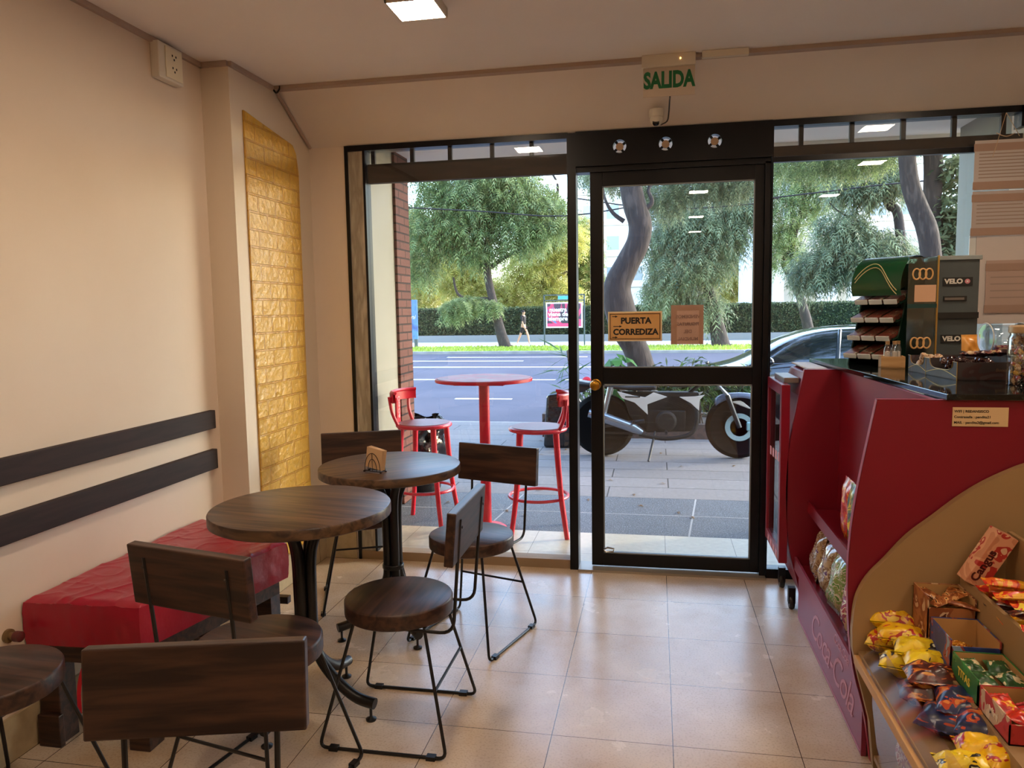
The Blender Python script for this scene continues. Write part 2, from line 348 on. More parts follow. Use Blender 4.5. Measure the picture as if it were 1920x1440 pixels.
for px in (700, 773, 844, 923, 997):
    x = W(px, 285, Y=4.04).x; MB().box((x-.011, 4.03, 2.238), (x+.011, 4.05, 2.305)).build('mullion', BLACKM, w1, smooth=0)
pane(-1.572, -.455, .05, 2.305, 4.012, w1)
MB().box((-.458, 3.985, 0), (-.412, 4.09, 2.33)).build('post', BLACKM, w1, smooth=0)
w2 = bpy.data.objects.new('window_2', None); COL.objects.link(w2); struct(w2)
b = MB(); b.box((.565, YG-.01, 2.305), (1.70, 4.07, 2.335)); b.box((1.675, YG-.01, 2.24), (1.70, 4.07, 2.335)); b.box((.565, YG, 0), (1.70, 4.07, .05)); b.box((.565, YG-.01, .02), (.572, 4.07, 2.31))
b.build('frame', BLACKM, w2, smooth=0)
MB().box((.572, 4.03, 2.165), (2.3, 4.07, 2.215)).build('shutter_rail', DARKBEAM, w2, smooth=0)
MB().box((.572, 4.01, 2.135), (2.3, 4.04, 2.16)).build('transom_bar', BLACKM, w2, smooth=0)
for px in (1502, 1597, 1693, 1788, 1880):
    x = W(px, 240, Y=4.04).x; MB().box((x-.011, 4.03, 2.21), (x+.011, 4.05, 2.305)).build('mullion', BLACKM, w2, smooth=0)
pane(.572, 1.70, .05, 2.305, 4.012, w2)
# ------------------------------------------------------------------ door
d1 = bpy.data.objects.new('door_1', None); COL.objects.link(d1); struct(d1)
def plate_holes(x0, x1, z0, z1, y0, y1, holes, r, q):
    b = MB(); xs = [x0]+[t for hx in holes for t in (hx-q, hx+q)]+[x1]; zc = (z0+z1)/2
    for i in range(0, len(xs)-1, 2): b.box((xs[i], y0, z0), (xs[i+1], y1, z1))
    for hx in holes:
        b.box((hx-q, y0, z0), (hx+q, y1, zc-q)); b.box((hx-q, y0, zc+q), (hx+q, y1, z1)); n = 32
        def sq(a):
            c, s_ = math.cos(a), math.sin(a); k = q/max(abs(c), abs(s_)); return (hx+c*k, zc+s_*k)
        for i in range(n):
            a0, a1 = 2*PI*i/n, 2*PI*(i+1)/n
            p = [sq(a0), sq(a1), (hx+r*math.cos(a1), zc+r*math.sin(a1)), (hx+r*math.cos(a0), zc+r*math.sin(a0))]
            b.prism(p, y0, y1, 'Y')
    return b, zc
HX = [W(1162, 273, Y=4.0).x, W(1248, 270, Y=4.0).x, W(1340, 265, Y=4.0).x]
pb, zc = plate_holes(-.412, .565, 2.165, 2.335, 3.985, 4.03, HX, .034, .045)
pb.build('header', BLACKM, d1, smooth=0)
for hx in HX:
    v = MB(); v.lathe([(.0, -.006), (.019, -.006), (.020, .0), (.019, .006), (0, .006)], (hx, 4.0, zc), 20, axis='Y')
    vo = v.build('vent_cap', mat('tan_cap', 'b29576', .6), d1)
    v = MB()
    for k in range(4):
        a = PI/4+k*PI/2+.15; v.box((.015, -.004, -.006), (.036, .004, .006), Matrix.Translation((hx, 4.008, zc)) @ Matrix.Rotation(a, 4, 'Y'))
    v.build('vent_spokes', BLACKM, vo, smooth=0)
b = MB(); b.box((-.412, 4.0, 2.13), (.563, 4.08, 2.166)); b.box((.535, 4.0, 0), (.563, 4.08, 2.14)); b.box((-.412, 3.98, 2.158), (.563, 3.99, 2.172))
b.build('frame', BLACKM, d1, smooth=0)
dl = MB(); ya, yb = 4.02, 4.055
dl.box((-.342, ya, .02), (-.277, yb, 2.135)); dl.box((.489, ya, .02), (.535, yb, 2.135)); dl.box((-.277, ya, 2.057), (.489, yb, 2.135))
dl.box((-.277, ya, 1.02), (.489, yb, 1.108)); dl.box((-.277, ya, .02), (.489, yb, .092))
leaf = dl.build('door_leaf', BLACKM, d1, smooth=0, bevel=.002)
pane(-.277, .489, 1.108, 2.057, 4.035, leaf); pane(-.277, .489, .092, 1.02, 4.035, leaf)
b = MB()
for (z0, z1) in ((.092, 1.02), (1.108, 2.057)):
    b.box((-.277, 4.012, z0), (.489, 4.02, z0+.007)); b.box((-.277, 4.012, z1-.007), (.489, 4.02, z1)); b.box((-.277, 4.012, z0), (-.270, 4.02, z1)); b.box((.482, 4.012, z0), (.489, 4.02, z1))
b.build('glazing_bead', mat('grey_bead', '7d8588', .5), leaf, smooth=0)
b = MB(); b.lathe([(.030, 0), (.030, -.004), (.014, -.008), (.012, -.03), (.022, -.036), (.028, -.048), (.025, -.062), (.012, -.068), (0, -.068)], W(1117, 721, Y=4.02), 24, axis='Y')
tag(b.build('door_knob', mat('aged_brass', 'b98a34', .3, metal=1), leaf), 'round brass knob')
b = MB(); b.tube([(-.275, 4.005, .115), (-.255, 4.0, .128), (-.22, 4.0, .122), (-.225, 4.0, .107), (-.262, 4.003, .102)], .005, 8, closed=True); b.build('latch', CHROME, leaf)
struct(MB().box((-.412, 3.96, 0), (.565, 4.10, .012)).build('trim_4', mat('threshold_metal', 'a39a8c', .4, metal=.4), smooth=0))

# ------------------------------------------------------------------ signs and fittings inside
t = thing('door_sign', 'tan PUERTA CORREDIZA sliding door sign with arrows, stuck on door glass', 'sign', (0, 0, 0))
MB().box((-.250, 4.026, 1.248), (.032, 4.033, 1.405)).build('backing', mat('sign_border', 'e8d9b4', .6), t, smooth=0)
MB().box((-.243, 4.023, 1.255), (.025, 4.027, 1.398)).build('board', mat('sign_tan', 'd9a867', .6, var='cf9a58', vscale=8), t, smooth=0)
b = MB(); y0, y1 = 4.0215, 4.0235
b.box((-.243+.003, y0, 1.390), (.022, y1, 1.393)); b.box((-.240, y0, 1.259), (.022, y1, 1.262)); b.box((-.240, y0, 1.259), (-.237, y1, 1.393)); b.box((.019, y0, 1.259), (.022, y1, 1.393))
b.build('printed_border', INK, t, smooth=0)
for (ax, az, L_) in ((-.228, 1.379, .03), (-.222, 1.327, .046), (-.228, 1.269, .03)):
    b = MB(); b.box((ax, y0, az-.002), (ax+L_-.01, y1, az+.002)); b.prism([(ax+L_-.014, az-.006), (ax+L_, az), (ax+L_-.014, az+.006)], y0, y1, 'Y'); b.build('arrow', INK, t, smooth=0)
text('lettering', 'PUERTA', .044, (-.104, 4.022, 1.355), (1, 0, 0), (0, 0, 1), INK, t, bold=.0019, sx=1.0)
text('lettering', 'CORREDIZA', .043, (-.106, 4.022, 1.296), (1, 0, 0), (0, 0, 1), INK, t, bold=.0019, sx=.98)
t = thing('paper_notice', 'pinkish handwritten-style notice taped to door glass, text reversed', 'notice')
MB().box((.080, 4.062, 1.228), (.243, 4.064, 1.432)).build('sheet', mat('pink_paper', 'd9a58c', .8), t, smooth=0)
for q_ in (((.078, 4.060, 1.405), (.245, 4.062, 1.434)), ((.078, 4.060, 1.228), (.108, 4.062, 1.405)), ((.222, 4.060, 1.228), (.245, 4.062, 1.405))): MB().box(*q_).build('packing_tape', mat('brown_tape', 'b98264', .35), t, smooth=0)
for i, s_ in enumerate(('VENDEMOS', 'FIGURITAS', 'DEL', 'MUNDIAL')):
    text('lettering', s_, .024, (.165, 4.059, 1.373-.039*i), (-1, 0, 0), (0, 0, 1), mat('faded_ink', '9b6f60', .8), t, bold=.0005)
# exit sign
t = thing('exit_sign', 'hanging SALIDA exit sign with green letters under ceiling trunking', 'exit sign')
MB().box((-.066, 3.575, 2.505), (.172, 3.615, 2.56)).build('housing', WHITE, t, smooth=0, bevel=.003)
EXG = glassmat('exit_acrylic', (.86, .84, .8), 1.45); MB().box((-.060, 3.592, 2.378), (.170, 3.596, 2.505)).build('acrylic_panel', mat('frosted_acrylic', 'c9b7a4', .35, spec=.6), t, smooth=0)
text('lettering', 'SALIDA', .098, (.055, 3.591, 2.447), (1, 0, 0), (0, 0, 1), mat('exit_green', '0d6b3c', .5), t, bold=.0042, sx=.70)
MB().ball((.105, 3.574, 2.535), .004, 8).build('indicator_light', mat('amber_led', 'ffc080', .4, emit='ffb060', estr=6), t)
MB().box((.20, 3.575, 2.530), (.40, 3.60, 2.559)).build('junction_cover', WHITE, t, smooth=0)
# camera
t = thing('security_camera', 'white dome security camera on the fascia below the exit sign', 'camera')
c = W(1231, 222, Y=3.86)
MB().lathe([(.034, .04), (.036, .03), (.036, .005), (.032, 0), (.0, 0)], (c.x, 3.87, c.z+.005), 24).build('base', WHITE, t)
h = MB().ball((c.x, 3.865, c.z-.005), .032, 20).build('dome', WHITE, t)
MB().lathe([(.0, -.012), (.014, -.012), (.0165, -.006), (.0165, .004)], (0, 0, 0), 20, M=Matrix.Translation((c.x-.003, 3.842, c.z-.022)) @ Matrix.Rotation(math.radians(50), 4, 'X')).build('lens', mat('lens_black', '08080a', .1), t)
b = MB(); b.tube(bez([(c.x+.06, 3.61, 2.38), (c.x+.06, 3.72, 2.39), (c.x+.058, 3.84, 2.36), (c.x+.05, 3.86, 2.33), (c.x+.02, 3.88, 2.32)], 16), .0035, 6); b.build('cable', mat('grey_cable', '3d3a3a', .5), t)
# outlet box
t = thing('outlet_box', 'cream double power outlet box high on the left wall by ceiling', 'power outlet')
MB().box((XL, 2.86, 2.40), (XL+.04, 3.02, 2.545)).build('box', WHITE, t, smooth=0, bevel=.004)
f = MB().box((XL+.04, 2.90, 2.41), (XL+.045, 3.01, 2.535)).build('face_plate', mat('cream_plate', 'e6dcc0', .35), t, smooth=0, bevel=.002)
for zc_ in (2.50, 2.45):
    b = MB()
    for (dy, dz) in ((-.012, .006), (.012, .006), (0, -.008)): b.box((XL+.044, 2.955+dy-.003, zc_+dz-.004), (XL+.0462, 2.955+dy+.003, zc_+dz+.004))
    b.build('socket', INK, f, smooth=0)
b = MB(); b.tube(bez([(XP+.01, 3.60, 2.545), (XP+.035, 3.585, 2.52), (XP+.045, 3.60, 2.545), (XP+.045, 3.60, 2.559)], 12), .004, 6)
tag(b.build('loose_cable', INK), 'short black cable end curling at ceiling corner above pilaster', 'cable')
# wall boards
for (za, zb, lb) in ((.897, .982, 'upper dark wooden rail board on left wall above the bench'), (.708, .8, 'lower dark wooden rail board on left wall above the bench')):
    t = tag(MB().box((XL, .9, za), (XL+.028, 3.14, zb)).build('rail_board', WOODB, smooth=0, bevel=.003), lb, 'wall board')
# wall pipe stub
t = thing('gas_valve', 'small capped pipe valve sticking out of the wall beside the bench', 'valve')
p = W(14, 1192, X=XL); MB().lathe([(.022, 0), (.022, .01), (.012, .012), (.012, .03)], (XL, p.y, p.z), 16, axis='X').build('pipe', mat('old_brass', '8a7250', .5, metal=.6), t)
MB().lathe([(.017, .03), (.017, .05), (.01, .055), (0, .055)], (XL, p.y, p.z), 12, axis='X').build('cap', mat('dark_red_cap', '5a2020', .5), t)
# ceiling lamps
LM = mat('lamp_diffuser', 'ffffff', .5, emit=(1, .89, .77), estr=LAMP_E)
FR = mat('lamp_frame', 'cfc4b4', .5)
LAB = ['square lit ceiling panel lamp nearest the shop window on the left side', 'lit ceiling lamp behind camera on the left row', 'lit ceiling lamp above the counter near the window', 'lit ceiling lamp above the counter behind the first', 'lit ceiling lamp over the counter end, behind camera', 'lit ceiling lamp in the middle of the room', 'lit ceiling lamp far back in the room', 'lit ceiling lamp at the very back of the room']
for (x, y), lb in zip(((-.868, 2.77), (-.90, 1.42), (1.36, 2.82), (1.66, 1.58), (1.72, -.18), (.40, .50), (.48, -1.55), (.56, -3.4)), LAB):
    t = thing('ceiling_lamp', lb, 'ceiling lamp', (x, y, ZC), 0, 'square ceiling lamps')
    b = MB(); r = .092
    for a in (((-r, -r, -.035), (r, -r+.006, 0)), ((-r, r-.006, -.035), (r, r, 0)), ((-r, -r, -.035), (-r+.006, r, 0)), ((r-.006, -r, -.035), (r, r, 0))): b.box(*a)
    b.build('frame', FR, t, smooth=0); MB().box((-.086, -.086, -.034), (.086, .086, -.030)).build('diffuser', LM, t, smooth=0)

# ------------------------------------------------------------------ chairs
def rodpath(pts, r=.028, n=5):
    """polyline with rounded corners"""
    P = [Vector(p) for p in pts]; out = [P[0]]
    for i in range(1, len(P)-1):
        a = (P[i-1]-P[i]); b_ = (P[i+1]-P[i]); d = min(r, a.length*.45, b_.length*.45); a = P[i]+a.normalized()*d; c = P[i]+b_.normalized()*d
        for k in range(n+1):
            t = k/n; out.append((1-t)**2*a+2*t*(1-t)*P[i]+t*t*c)
    out.append(P[-1]); return out
def make_chair(label):
    t = thing('cafe_chair', label, 'chair', (0, 0, 0), 0, 'round-seated cafe chairs with board backs')
    b = MB(); b.lathe([(0, .400), (.179, .400), (.184, .404), (.185, .410), (.185, .448), (.1825, .453), (.179, .455), (0, .455)], seg=56)
    b.build('seat', WOODC, t)
    sl = []
    for s in (-1, 1):
        b = MB(); b.tube(rodpath([(s*.12, .115, .405), (s*.205, .215, .006), (s*.205, -.215, .006), (s*.12, -.125, .405)]), .0058, 8)
        o = b.build('sled_leg', STEEL, t); sl.append(o)
        for y_ in (.15, -.18): MB().box((s*.205-.011, y_, 0), (s*.205+.011, y_+.03, .014)).build('floor_clip', STEEL, o, smooth=0)
    k = .5; b = MB(); b.tube([(-.12-.085*k, -.125-.09*k, .405-.4*k), (.12+.085*k, -.125-.09*k, .405-.4*k)], .005, 8); b.build('stretcher', STEEL, t)
    for s in (-1, 1):
        b = MB(); b.tube(rodpath([(s*.135, .05, .396), (s*.14, -.23, .392), (s*.145, -.262, .77)], .045), .0058, 8); b.build('back_upright', STEEL, t)
    for y_ in (0, -.13): MB().tube([(-.136, y_, .395), (.136, y_, .395)], .005, 8).build('seat_brace', STEEL, t)
    M_ = Matrix.Translation((0, -.243, .718)) @ Matrix.Rotation(math.radians(5), 4, 'X')
    bo = MB().box((-.205, -.016, -.086), (.205, .014, .086), M_).build('backrest', WOODC, t, smooth=0, bevel=.004)
    for s in (-1, 1): MB().lathe([(.0045, 0), (.0045, .003), (0, .004)], (0, 0, 0), 10, M=Matrix.Translation((s*.145, -.268, .745)) @ Matrix.Rotation(PI/2, 4, 'X')).build('screw', mat('dull_screw', '55504c', .5, metal=.7), bo)
    return t
R_ = math.atan2
chA = make_chair('wooden cafe chair side-on right of the front round table, seat clear to see'); chA.location = (-.865, 2.375, 0); chA.rotation_euler.z = PI/2
G = 'round-seated cafe chairs with board backs'
dup(chA, (-.79, 3.105, 0), R_(.30, -.954), 'wooden cafe chair facing the room, standing alone in front of the shop window')
dup(chA, (-1.165, 1.98, 0), R_(-.21, .978), 'wooden cafe chair with its back to camera, beside the red bench')
dup(chA, (-.79, .985, 0), R_(-.255, -.967), 'nearest cafe chair, only its large dark backboard and rods in frame')
dup(chA, (-1.80, 1.66, 0), R_(-.06, 1), 'cafe chair cut off at the lower left edge, only its round seat showing')
dup(chA, (-1.415, 3.425, 0), R_(-.38, -.925), 'farthest cafe chair behind the round table, near the yellow brick panel')

# ------------------------------------------------------------------ round tables
def make_table(label, rot):
    t = thing('round_table', label, 'table', (0, 0, 0), rot, 'round dark wood cafe tables')
    MB().lathe([(0, .712), (.305, .712), (.311, .716), (.311, .746), (.3085, .750), (.305, .751), (0, .751)], seg=72).build('tabletop', WOODT, t)
    b = MB(); b.box((-.13, -.02, .704), (.13, .02, .712)); b.box((-.02, -.13, .704), (.02, .13, .712)); b.build('top_plate', STEEL, t, smooth=0)
    for k in range(4):
        a = k*PI/2; c, s = math.cos(a), math.sin(a); P = []
        for (r, z) in ((.115, .706), (.085, .690), (.045, .63), (.029, .56), (.026, .45), (.026, .30), (.034, .235), (.075, .165), (.14, .105), (.20, .072), (.265, .062)): P.append((r*c, r*s, z))
        l_ = MB().tube(bez(P, 40), .0195, 12).build('leg', STEEL, t)
        MB().lathe([(.0, 0), (.018, 0), (.019, .006), (.007, .012), (.005, .014), (.005, .05)], (.248*c, .248*s, 0), 16).build('leveling_foot', STEEL, l_)
    b = MB(); b.lathe([(.046, .28), (.048, .283), (.048, .297), (.046, .30)], seg=20); b.build('collar', STEEL, t)
    return t
tb = make_table('nearer round dark wood table beside the red bench, its top empty', 0)
tb.location = (-1.222, 2.395, 0); tb.rotation_euler.z = math.radians(-8)
t2 = dup(tb, (-1.155, 3.11, 0), math.radians(42), 'farther round dark wood table holding the paper napkins, near the window')
# napkin holder
t = thing('napkin_holder', 'small wire napkin holder on the farther round table', 'napkin holder', (-1.165, 2.955, .7515), math.radians(-20))
b = MB()
for y in (-.016, .016):
    for (w_, h_) in ((.042, .075), (.024, .05)):
        b.tube([(w_*math.cos(a)*1.0, y, .006+h_*math.sin(a)) for a in [PI*i/14 for i in range(15)]], .0014, 6)
    b.tube([(0, y, .006), (0, y, .08)], .0012, 6)
b.tube([(-.045, -.016, .005), (.045, -.016, .005), (.045, .016, .005), (-.045, .016, .005)], .002, 6, closed=True)
b.build('wire_frame', mat('dark_wire', '3a3230', .35, metal=.8), t)
for (x, y) in ((-.045, -.016), (.045, -.016), (.045, .016), (-.045, .016)): MB().lathe([(0, 0), (.005, .0), (.005, .005), (0, .006)], (x, y, 0), 8).build('foot', MATS['dark_wire'], t)
b = MB()
for i in range(10): b.box((-.043, -.012+.0024*i, .012), (.043, -.0105+.0024*i, .098), Matrix.Rotation(math.radians(8+(i*7 % 5)*.6), 4, 'Y'))
o = b.build('paper_napkins', mat('kraft_napkin', 'd8b38a', .85), smooth=0)
o.location = t.location; o.rotation_euler = t.rotation_euler; o.location.z += .004
tag(o, 'stack of tan paper napkins held in the wire napkin holder', 'napkins')

# ------------------------------------------------------------------ red bench
NR = W(260, 1134, Z=.505); FRr = W(537, 1014, Z=.505)
q = [(-2.033, 2.03), (NR.x, NR.y), (FRr.x, FRr.y), (-2.033, 3.02)]
bench = thing('bench', 'long red vinyl covered bench on dark wooden legs along the left wall', 'bench')
def bl(u, v): # u along depth, v across
    a = Vector(q[0]).lerp(Vector(q[1]), v); c_ = Vector(q[3]).lerp(Vector(q[2]), v); return a.lerp(c_, u)
import mathutils.noise as mn
b = MB()
def topf(u, v):
    p = bl(u, v); w = .003*mn.noise(Vector((p.x*6+p.y*3, p.y*2.5, 0)))+.0035*(1-abs(mn.noise(Vector((p.x*9-p.y*5, p.y*2.2+p.x*3, 3)))))**9+.003*(1-abs(mn.noise(Vector((p.x*4+p.y*9, p.y*3-p.x*8, 8)))))**14
    e = min(u, 1-u, v, 1-v); return (p.x, p.y, .505+w-.012*max(0, 1-e*22)**2)
b.grid(lambda v, u: topf(u, v), 90, 170)
n_ = 70
def side(u0v0, u1v1, nn=70):
    def f(s, z):
        u = u0v0[0]+(u1v1[0]-u0v0[0])*s; v = u0v0[1]+(u1v1[1]-u0v0[1])*s; top = topf(u, v); zz = .352+(top[2]-.352)*z
        p = Vector((top[0], top[1])); cen = Vector((bl(.5, .5).x, bl(.5, .5).y)); k_ = .006*math.sin(PI*z)+.004*mn.noise(Vector((s*18+z*3, z*3, 5)))
        d = (p-cen).normalized(); return (max(p.x+d.x*k_, -2.038), p.y+d.y*k_, zz)
    b.grid(f, nn, 8)
side((0, 0), (0, 1), 40); side((0, 1), (1, 1)); side((1, 1), (1, 0), 40)
b.mesh([(*p, .352) for p in q], [(0, 3, 2, 1)])
b.build('cushion', VINYL, bench, smooth=60)
b = MB(); ins = [bl(.03, .06), bl(.03, .94), bl(.97, .94), bl(.97, .06)]
b.prism([tuple(p) for p in ins], .285, .351, 'Z'); b.build('frame', WOODC, bench, smooth=0)
for (u, v) in ((.06, .12), (.07, .88), (.93, .85), (.93, .12)):
    p = bl(u, v); b = MB(); b.box((p.x-.038, p.y-.038, 0), (p.x+.038, p.y+.038, .286)); b.box((p.x-.032, p.y-.06, 0), (p.x+.05, p.y-.037, .11)) if (u, v) == (.06, .12) else None
    b.build('leg', WOODC, bench, smooth=0, bevel=.003)
pa, pb_ = bl(.93, .12), bl(.93, .85); b = MB(); b.box((pa.x, pa.y-.02, .17), (pb_.x, pa.y+.01, .20), Matrix.Identity(4)); b.build('stretcher', WOODC, bench, smooth=0)
p0 = W(172, 1232, Y=2.03); b = MB(); P = bez([(p0.x, 2.06, .345), (p0.x-.03, 2.035, .30), (p0.x-.055, 2.03, .22), (p0.x-.06, 2.03, .13)], 16)
b.grid(lambda u, v: (lambda pp: (pp.x+(u-.5)*.016, pp.y, pp.z))(P[min(15, int(v*15))]), 1, 15); b.build('hanging_strap', REDP, bench)

# ------------------------------------------------------------------ snack unit (between the two red gables)
PROF = [(.648, 1.138), (.613, .94), (.592, .80), (.581, .66), (.582, .52), (.592, .38), (.607, .28), (.640, .15), (.662, .0)]
PROFS = [(p.x, p.y) for p in bez([(x, z, 0) for x, z in PROF], 32)]
unit = thing('snack_display_unit', 'tall dark red counter-front snack unit with curved side panels, behind the candy shelves', 'display unit')
def edge_strip(y0, y1, name='edging'):
    b = MB()
    for i in range(len(PROFS)-1):
        (x0, z0), (x1, z1) = PROFS[i], PROFS[i+1]
        b.mesh([(x0-.0015, y0, z0), (x1-.0015, y0, z1), (x1-.0015, y1, z1), (x0-.0015, y1, z0)], [(0, 1, 2, 3)])
    return b
for (y0, y1, xr, nm) in ((2.38, 2.40, 2.6, 'side_panel'), (3.50, 3.52, .90, 'side_panel')):
    b = MB(); b.prism(PROFS+[(xr, 0), (xr, 1.138)], y0, y1, 'Y'); o = b.build(nm, REDLAM, unit, smooth=0)
    e = edge_strip(y0-.001, y1+.001); e.mesh([(.646, y0-.001, 1.1395), (xr, y0-.001, 1.1395), (xr, y1+.001, 1.1395), (.646, y1+.001, 1.1395)], [(0, 1, 2, 3)])
    e.build('edging', REDEDGE, o, smooth=0)
b = MB(); b.box((.80, 2.40, .02), (.82, 3.50, 1.138)); b.build('back_panel', REDLAM, unit, smooth=0)
MB().box((.683, 2.40, .495), (.80, 3.50, .507)).build('shelf', REDLAM, unit, smooth=0)
MB().box((.675, 2.40, .492), (.683, 3.50, .545)).build('shelf_lip', REDLAM, unit, smooth=0)
MB().box((.632, 2.40, .235), (.80, 3.50, .245)).build('shelf', REDLAM, unit, smooth=0)
MB().box((.640, 2.41, .0), (.655, 3.49, .235)).build('kick_panel', REDKICK, unit, smooth=0)
MB().box((.622, 2.40, .225), (.632, 3.50, .285)).build('shelf_lip', REDKICK, unit, smooth=0)
b = MB(); b.box((.6375, 2.42, .01), (.6405, 3.48, .014)); b.box((.6375, 2.42, .205), (.6405, 3.48, .209)); b.build('printed_line', mat('faded_pink', 'c88898', .5), unit, smooth=0)
text('lettering', 'Coca-Cola', .165, (.639, 2.86, .115), (0, -1, 0), (0, 0, 1), MATS['faded_pink'], unit, shear=.45, space=.86, sx=1.1)
text('lettering', 'Coca-Cola', .05, (.6215, 2.62, .256), (0, -1, 0), (0, 0, 1), MATS['faded_pink'], unit, shear=.45, space=.86, sx=1.1)
# wifi label
t = thing('wifi_label', 'cream paper wifi label on the dark red front panel under the countertop', 'label')
MB().box((.853, 2.3775, 1.062), (1.001, 2.379, 1.118)).build('label_paper', mat('cream_label', 'd9b98a', .7), t, smooth=0)
for i, s_ in enumerate(('WIFI | REDANSISCO', 'Contraseña : pandita21', 'MAIL : pandita2@gmail.com')):
    text('lettering', s_, .0105, (.857, 2.377, 1.106-.0165*i), (1, 0, 0), (0, 0, 1), INK, t, align='LEFT', bold=.0001)
# countertop
GRAN = mat('polished_black_stone', '14181a', .06, var=['0d1011', '222826'], vscale=120, spec=.6)
b = MB(); b.prism([(.832, 2.365), (2.6, 2.365), (2.6, 3.95), (.752, 3.95), (.770, 3.50)], 1.140, 1.158, 'Z')
tag(b.build('countertop', GRAN, smooth=0, bevel=.002), 'polished black stone countertop carrying the sweets and stands', 'countertop')
# ------------------------------------------------------------------ drinks fridge at the window end
fr = thing('display_fridge', 'narrow red framed drinks fridge with a glass door, next to the window', 'fridge')
b = MB(); b.prism([(.627, .20), (.655, .10), (.98, .10), (.98, 1.135), (.70, 1.135), (.66, 1.118), (.627, 1.02)], 3.53, 3.93, 'Y'); b.build('cabinet', REDLAM, fr, smooth=0, bevel=.004)
MB().box((.665, 3.53, 1.136), (.75, 3.93, 1.142)).build('top_cover', mat('dusty_white_top', 'cdbfb0', .5), fr, smooth=0)
b = MB()
for a in (((.553, 3.50, .25), (.590, 3.545, 1.07)), ((.553, 3.90, .25), (.590, 3.93, 1.07)), ((.553, 3.545, .25), (.590, 3.90, .30)), ((.553, 3.545, 1.02), (.590, 3.90, 1.07))): b.box(*a)
dr = b.build('door', mat('fridge_red', '860e26', .3), fr, smooth=0, bevel=.003)
MB().box((.560, 3.545, .30), (.566, 3.90, 1.02)).build('door_glass', GLASS, dr, smooth=0)
for i in range(4): MB().box((.5585, 3.57+i*.08, .705-i*.004), (.5600, 3.61+i*.08, .745-i*.004)).build('sticker', mat('sticker_pink', 'd98a86', .5), dr, smooth=0)
for i in range(4): MB().box((.5515, 3.55+i*.08, .262), (.5530, 3.59+i*.08, .290)).build('sticker', MATS['sticker_pink'], dr, smooth=0)
MB().box((.575, 3.58, 1.07), (.64, 3.86, 1.095)).build('tray', mat('grey_tray', '8f8580', .4, metal=.5), fr, smooth=0, bevel=.003)
for (x, y) in ((.63, 3.60), (.93, 3.60), (.63, 3.88), (.93, 3.88)):
    c_ = MB(); c_.lathe([(0, -.012), (.03, -.012), (.034, -.006), (.034, .006), (.03, .012), (0, .012)], (x, y, .034), 18, axis='X'); c_.box((x-.016, y-.016, .03), (x+.016, y+.016, .105)); c_.build('caster', STEEL, fr)

# ------------------------------------------------------------------ candy shelves (nearest, beige)
cu = thing('candy_shelf', 'beige stepped candy shelf with arched side panel, lower right corner', 'shelf')
ARC = [(.588, .44), (.596, .53), (.625, .60), (.674, .66), (.735, .735), (.805, .797), (.868, .853), (.932, .90), (1.0, .938), (1.057, .962), (1.2, 1.0), (1.4, 1.02)]
arcs = [(p.x, p.y) for p in bez([(x, z, 0) for x, z in ARC], 44)]
o = MB().prism([(.66, 0), (.645, .15), (.607, .30), (.590, .38)]+arcs+[(1.4, 0)], 2.345, 2.372, 'Y').build('side_panel', BEIGE, cu, smooth=0)
y0, y1 = .9, 2.345
MB().box((.607, y0, .362), (.88, y1, .374)).build('shelf', BEIGE, cu, smooth=0)
MB().box((.748, y0, .374), (.88, y1, .460)).build('step', BEIGE, cu, smooth=0)
MB().box((.88, y0, .30), (.892, y1, .622)).build('riser', BEIGE, cu, smooth=0)
MB().box((.892, y0, .568), (1.0, y1, .58)).build('shelf', BEIGE, cu, smooth=0)
MB().box((1.0, y0, .50), (1.012, y1, .762)).build('riser', BEIGE, cu, smooth=0)
MB().box((1.012, y0, .708), (1.40, y1, .72)).build('shelf', BEIGE, cu, smooth=0)
MB().box((1.40, y0, 0), (1.42, y1, 1.13)).build('back_panel', BEIGE, cu, smooth=0)
MB().box((.594, y0, .334), (.612, y1, .362)).build('wood_edge', mat('pine_edge', 'c99a5c', .5, var='b98a4d', vscale=6, vstretch=(8,1,8)), cu, smooth=0, bevel=.002)
ACR = glassmat('acrylic', (.82, .80, .80), 1.49, .05, .05)
MB().mesh([(.604, y0, .362), (.604, 2.30, .362), (.640, 2.30, .44), (.640, y0, .44)], [(0, 1, 2, 3)]).build('front_lip', ACR, cu, smooth=0)
MB().mesh([(.662, y0, .04), (.662, 2.30, .04), (.625, 2.30, .33), (.625, y0, .33)], [(0, 1, 2, 3)]).build('lower_front_panel', ACR, cu, smooth=0)
MB().box((.66, y0, .03), (1.4, y1, .045)).build('shelf', BEIGE, cu, smooth=0)
MB().box((.80, y0, .045), (.81, y1, .362)).build('riser', BEIGE, cu, smooth=0)

# ------------------------------------------------------------------ wrapped goods
def pouch_mesh(w, h, t, crimp=.012, seed=0, n=16):
    b = MB(); rnd = random.Random(seed); ph = [rnd.random()*6 for _ in range(4)]
    def th(u, v):
        e = max(0, 1-abs(2*u-1)**3); yv = (v*h-crimp)/(h-2*crimp); yv = min(1, max(0, yv))
        g = max(0, 1-abs(2*yv-1)**4); return t/2*(e**.6)*(g**.6)*(1+.18*math.sin(u*9+ph[0])*math.sin(v*11+ph[1])+.1*math.sin(u*17+v*13+ph[2]))
    for s in (1, -1):
        def f(u, v, s=s):
            zig = .0; return ((u-.5)*w*(1-.05*math.sin(PI*v)), (v-.5)*h, s*th(u, v)+.0015*math.sin(u*40)*(1 if (v < .06 or v > .94) else 0))
        b.grid(f if s > 0 else (lambda u, v: f(1-u, v)), n, n)
    return b
P_YEL = print_mat('wrapper_yellow', ['f2c414', 'e9b40d', 'b5231c', 'f2d24a'], 16)
P_YEL2 = print_mat('wrapper_yellow_black', ['f4d61e', 'e8c41a', '2a2018', 'f6efc8'], 16)
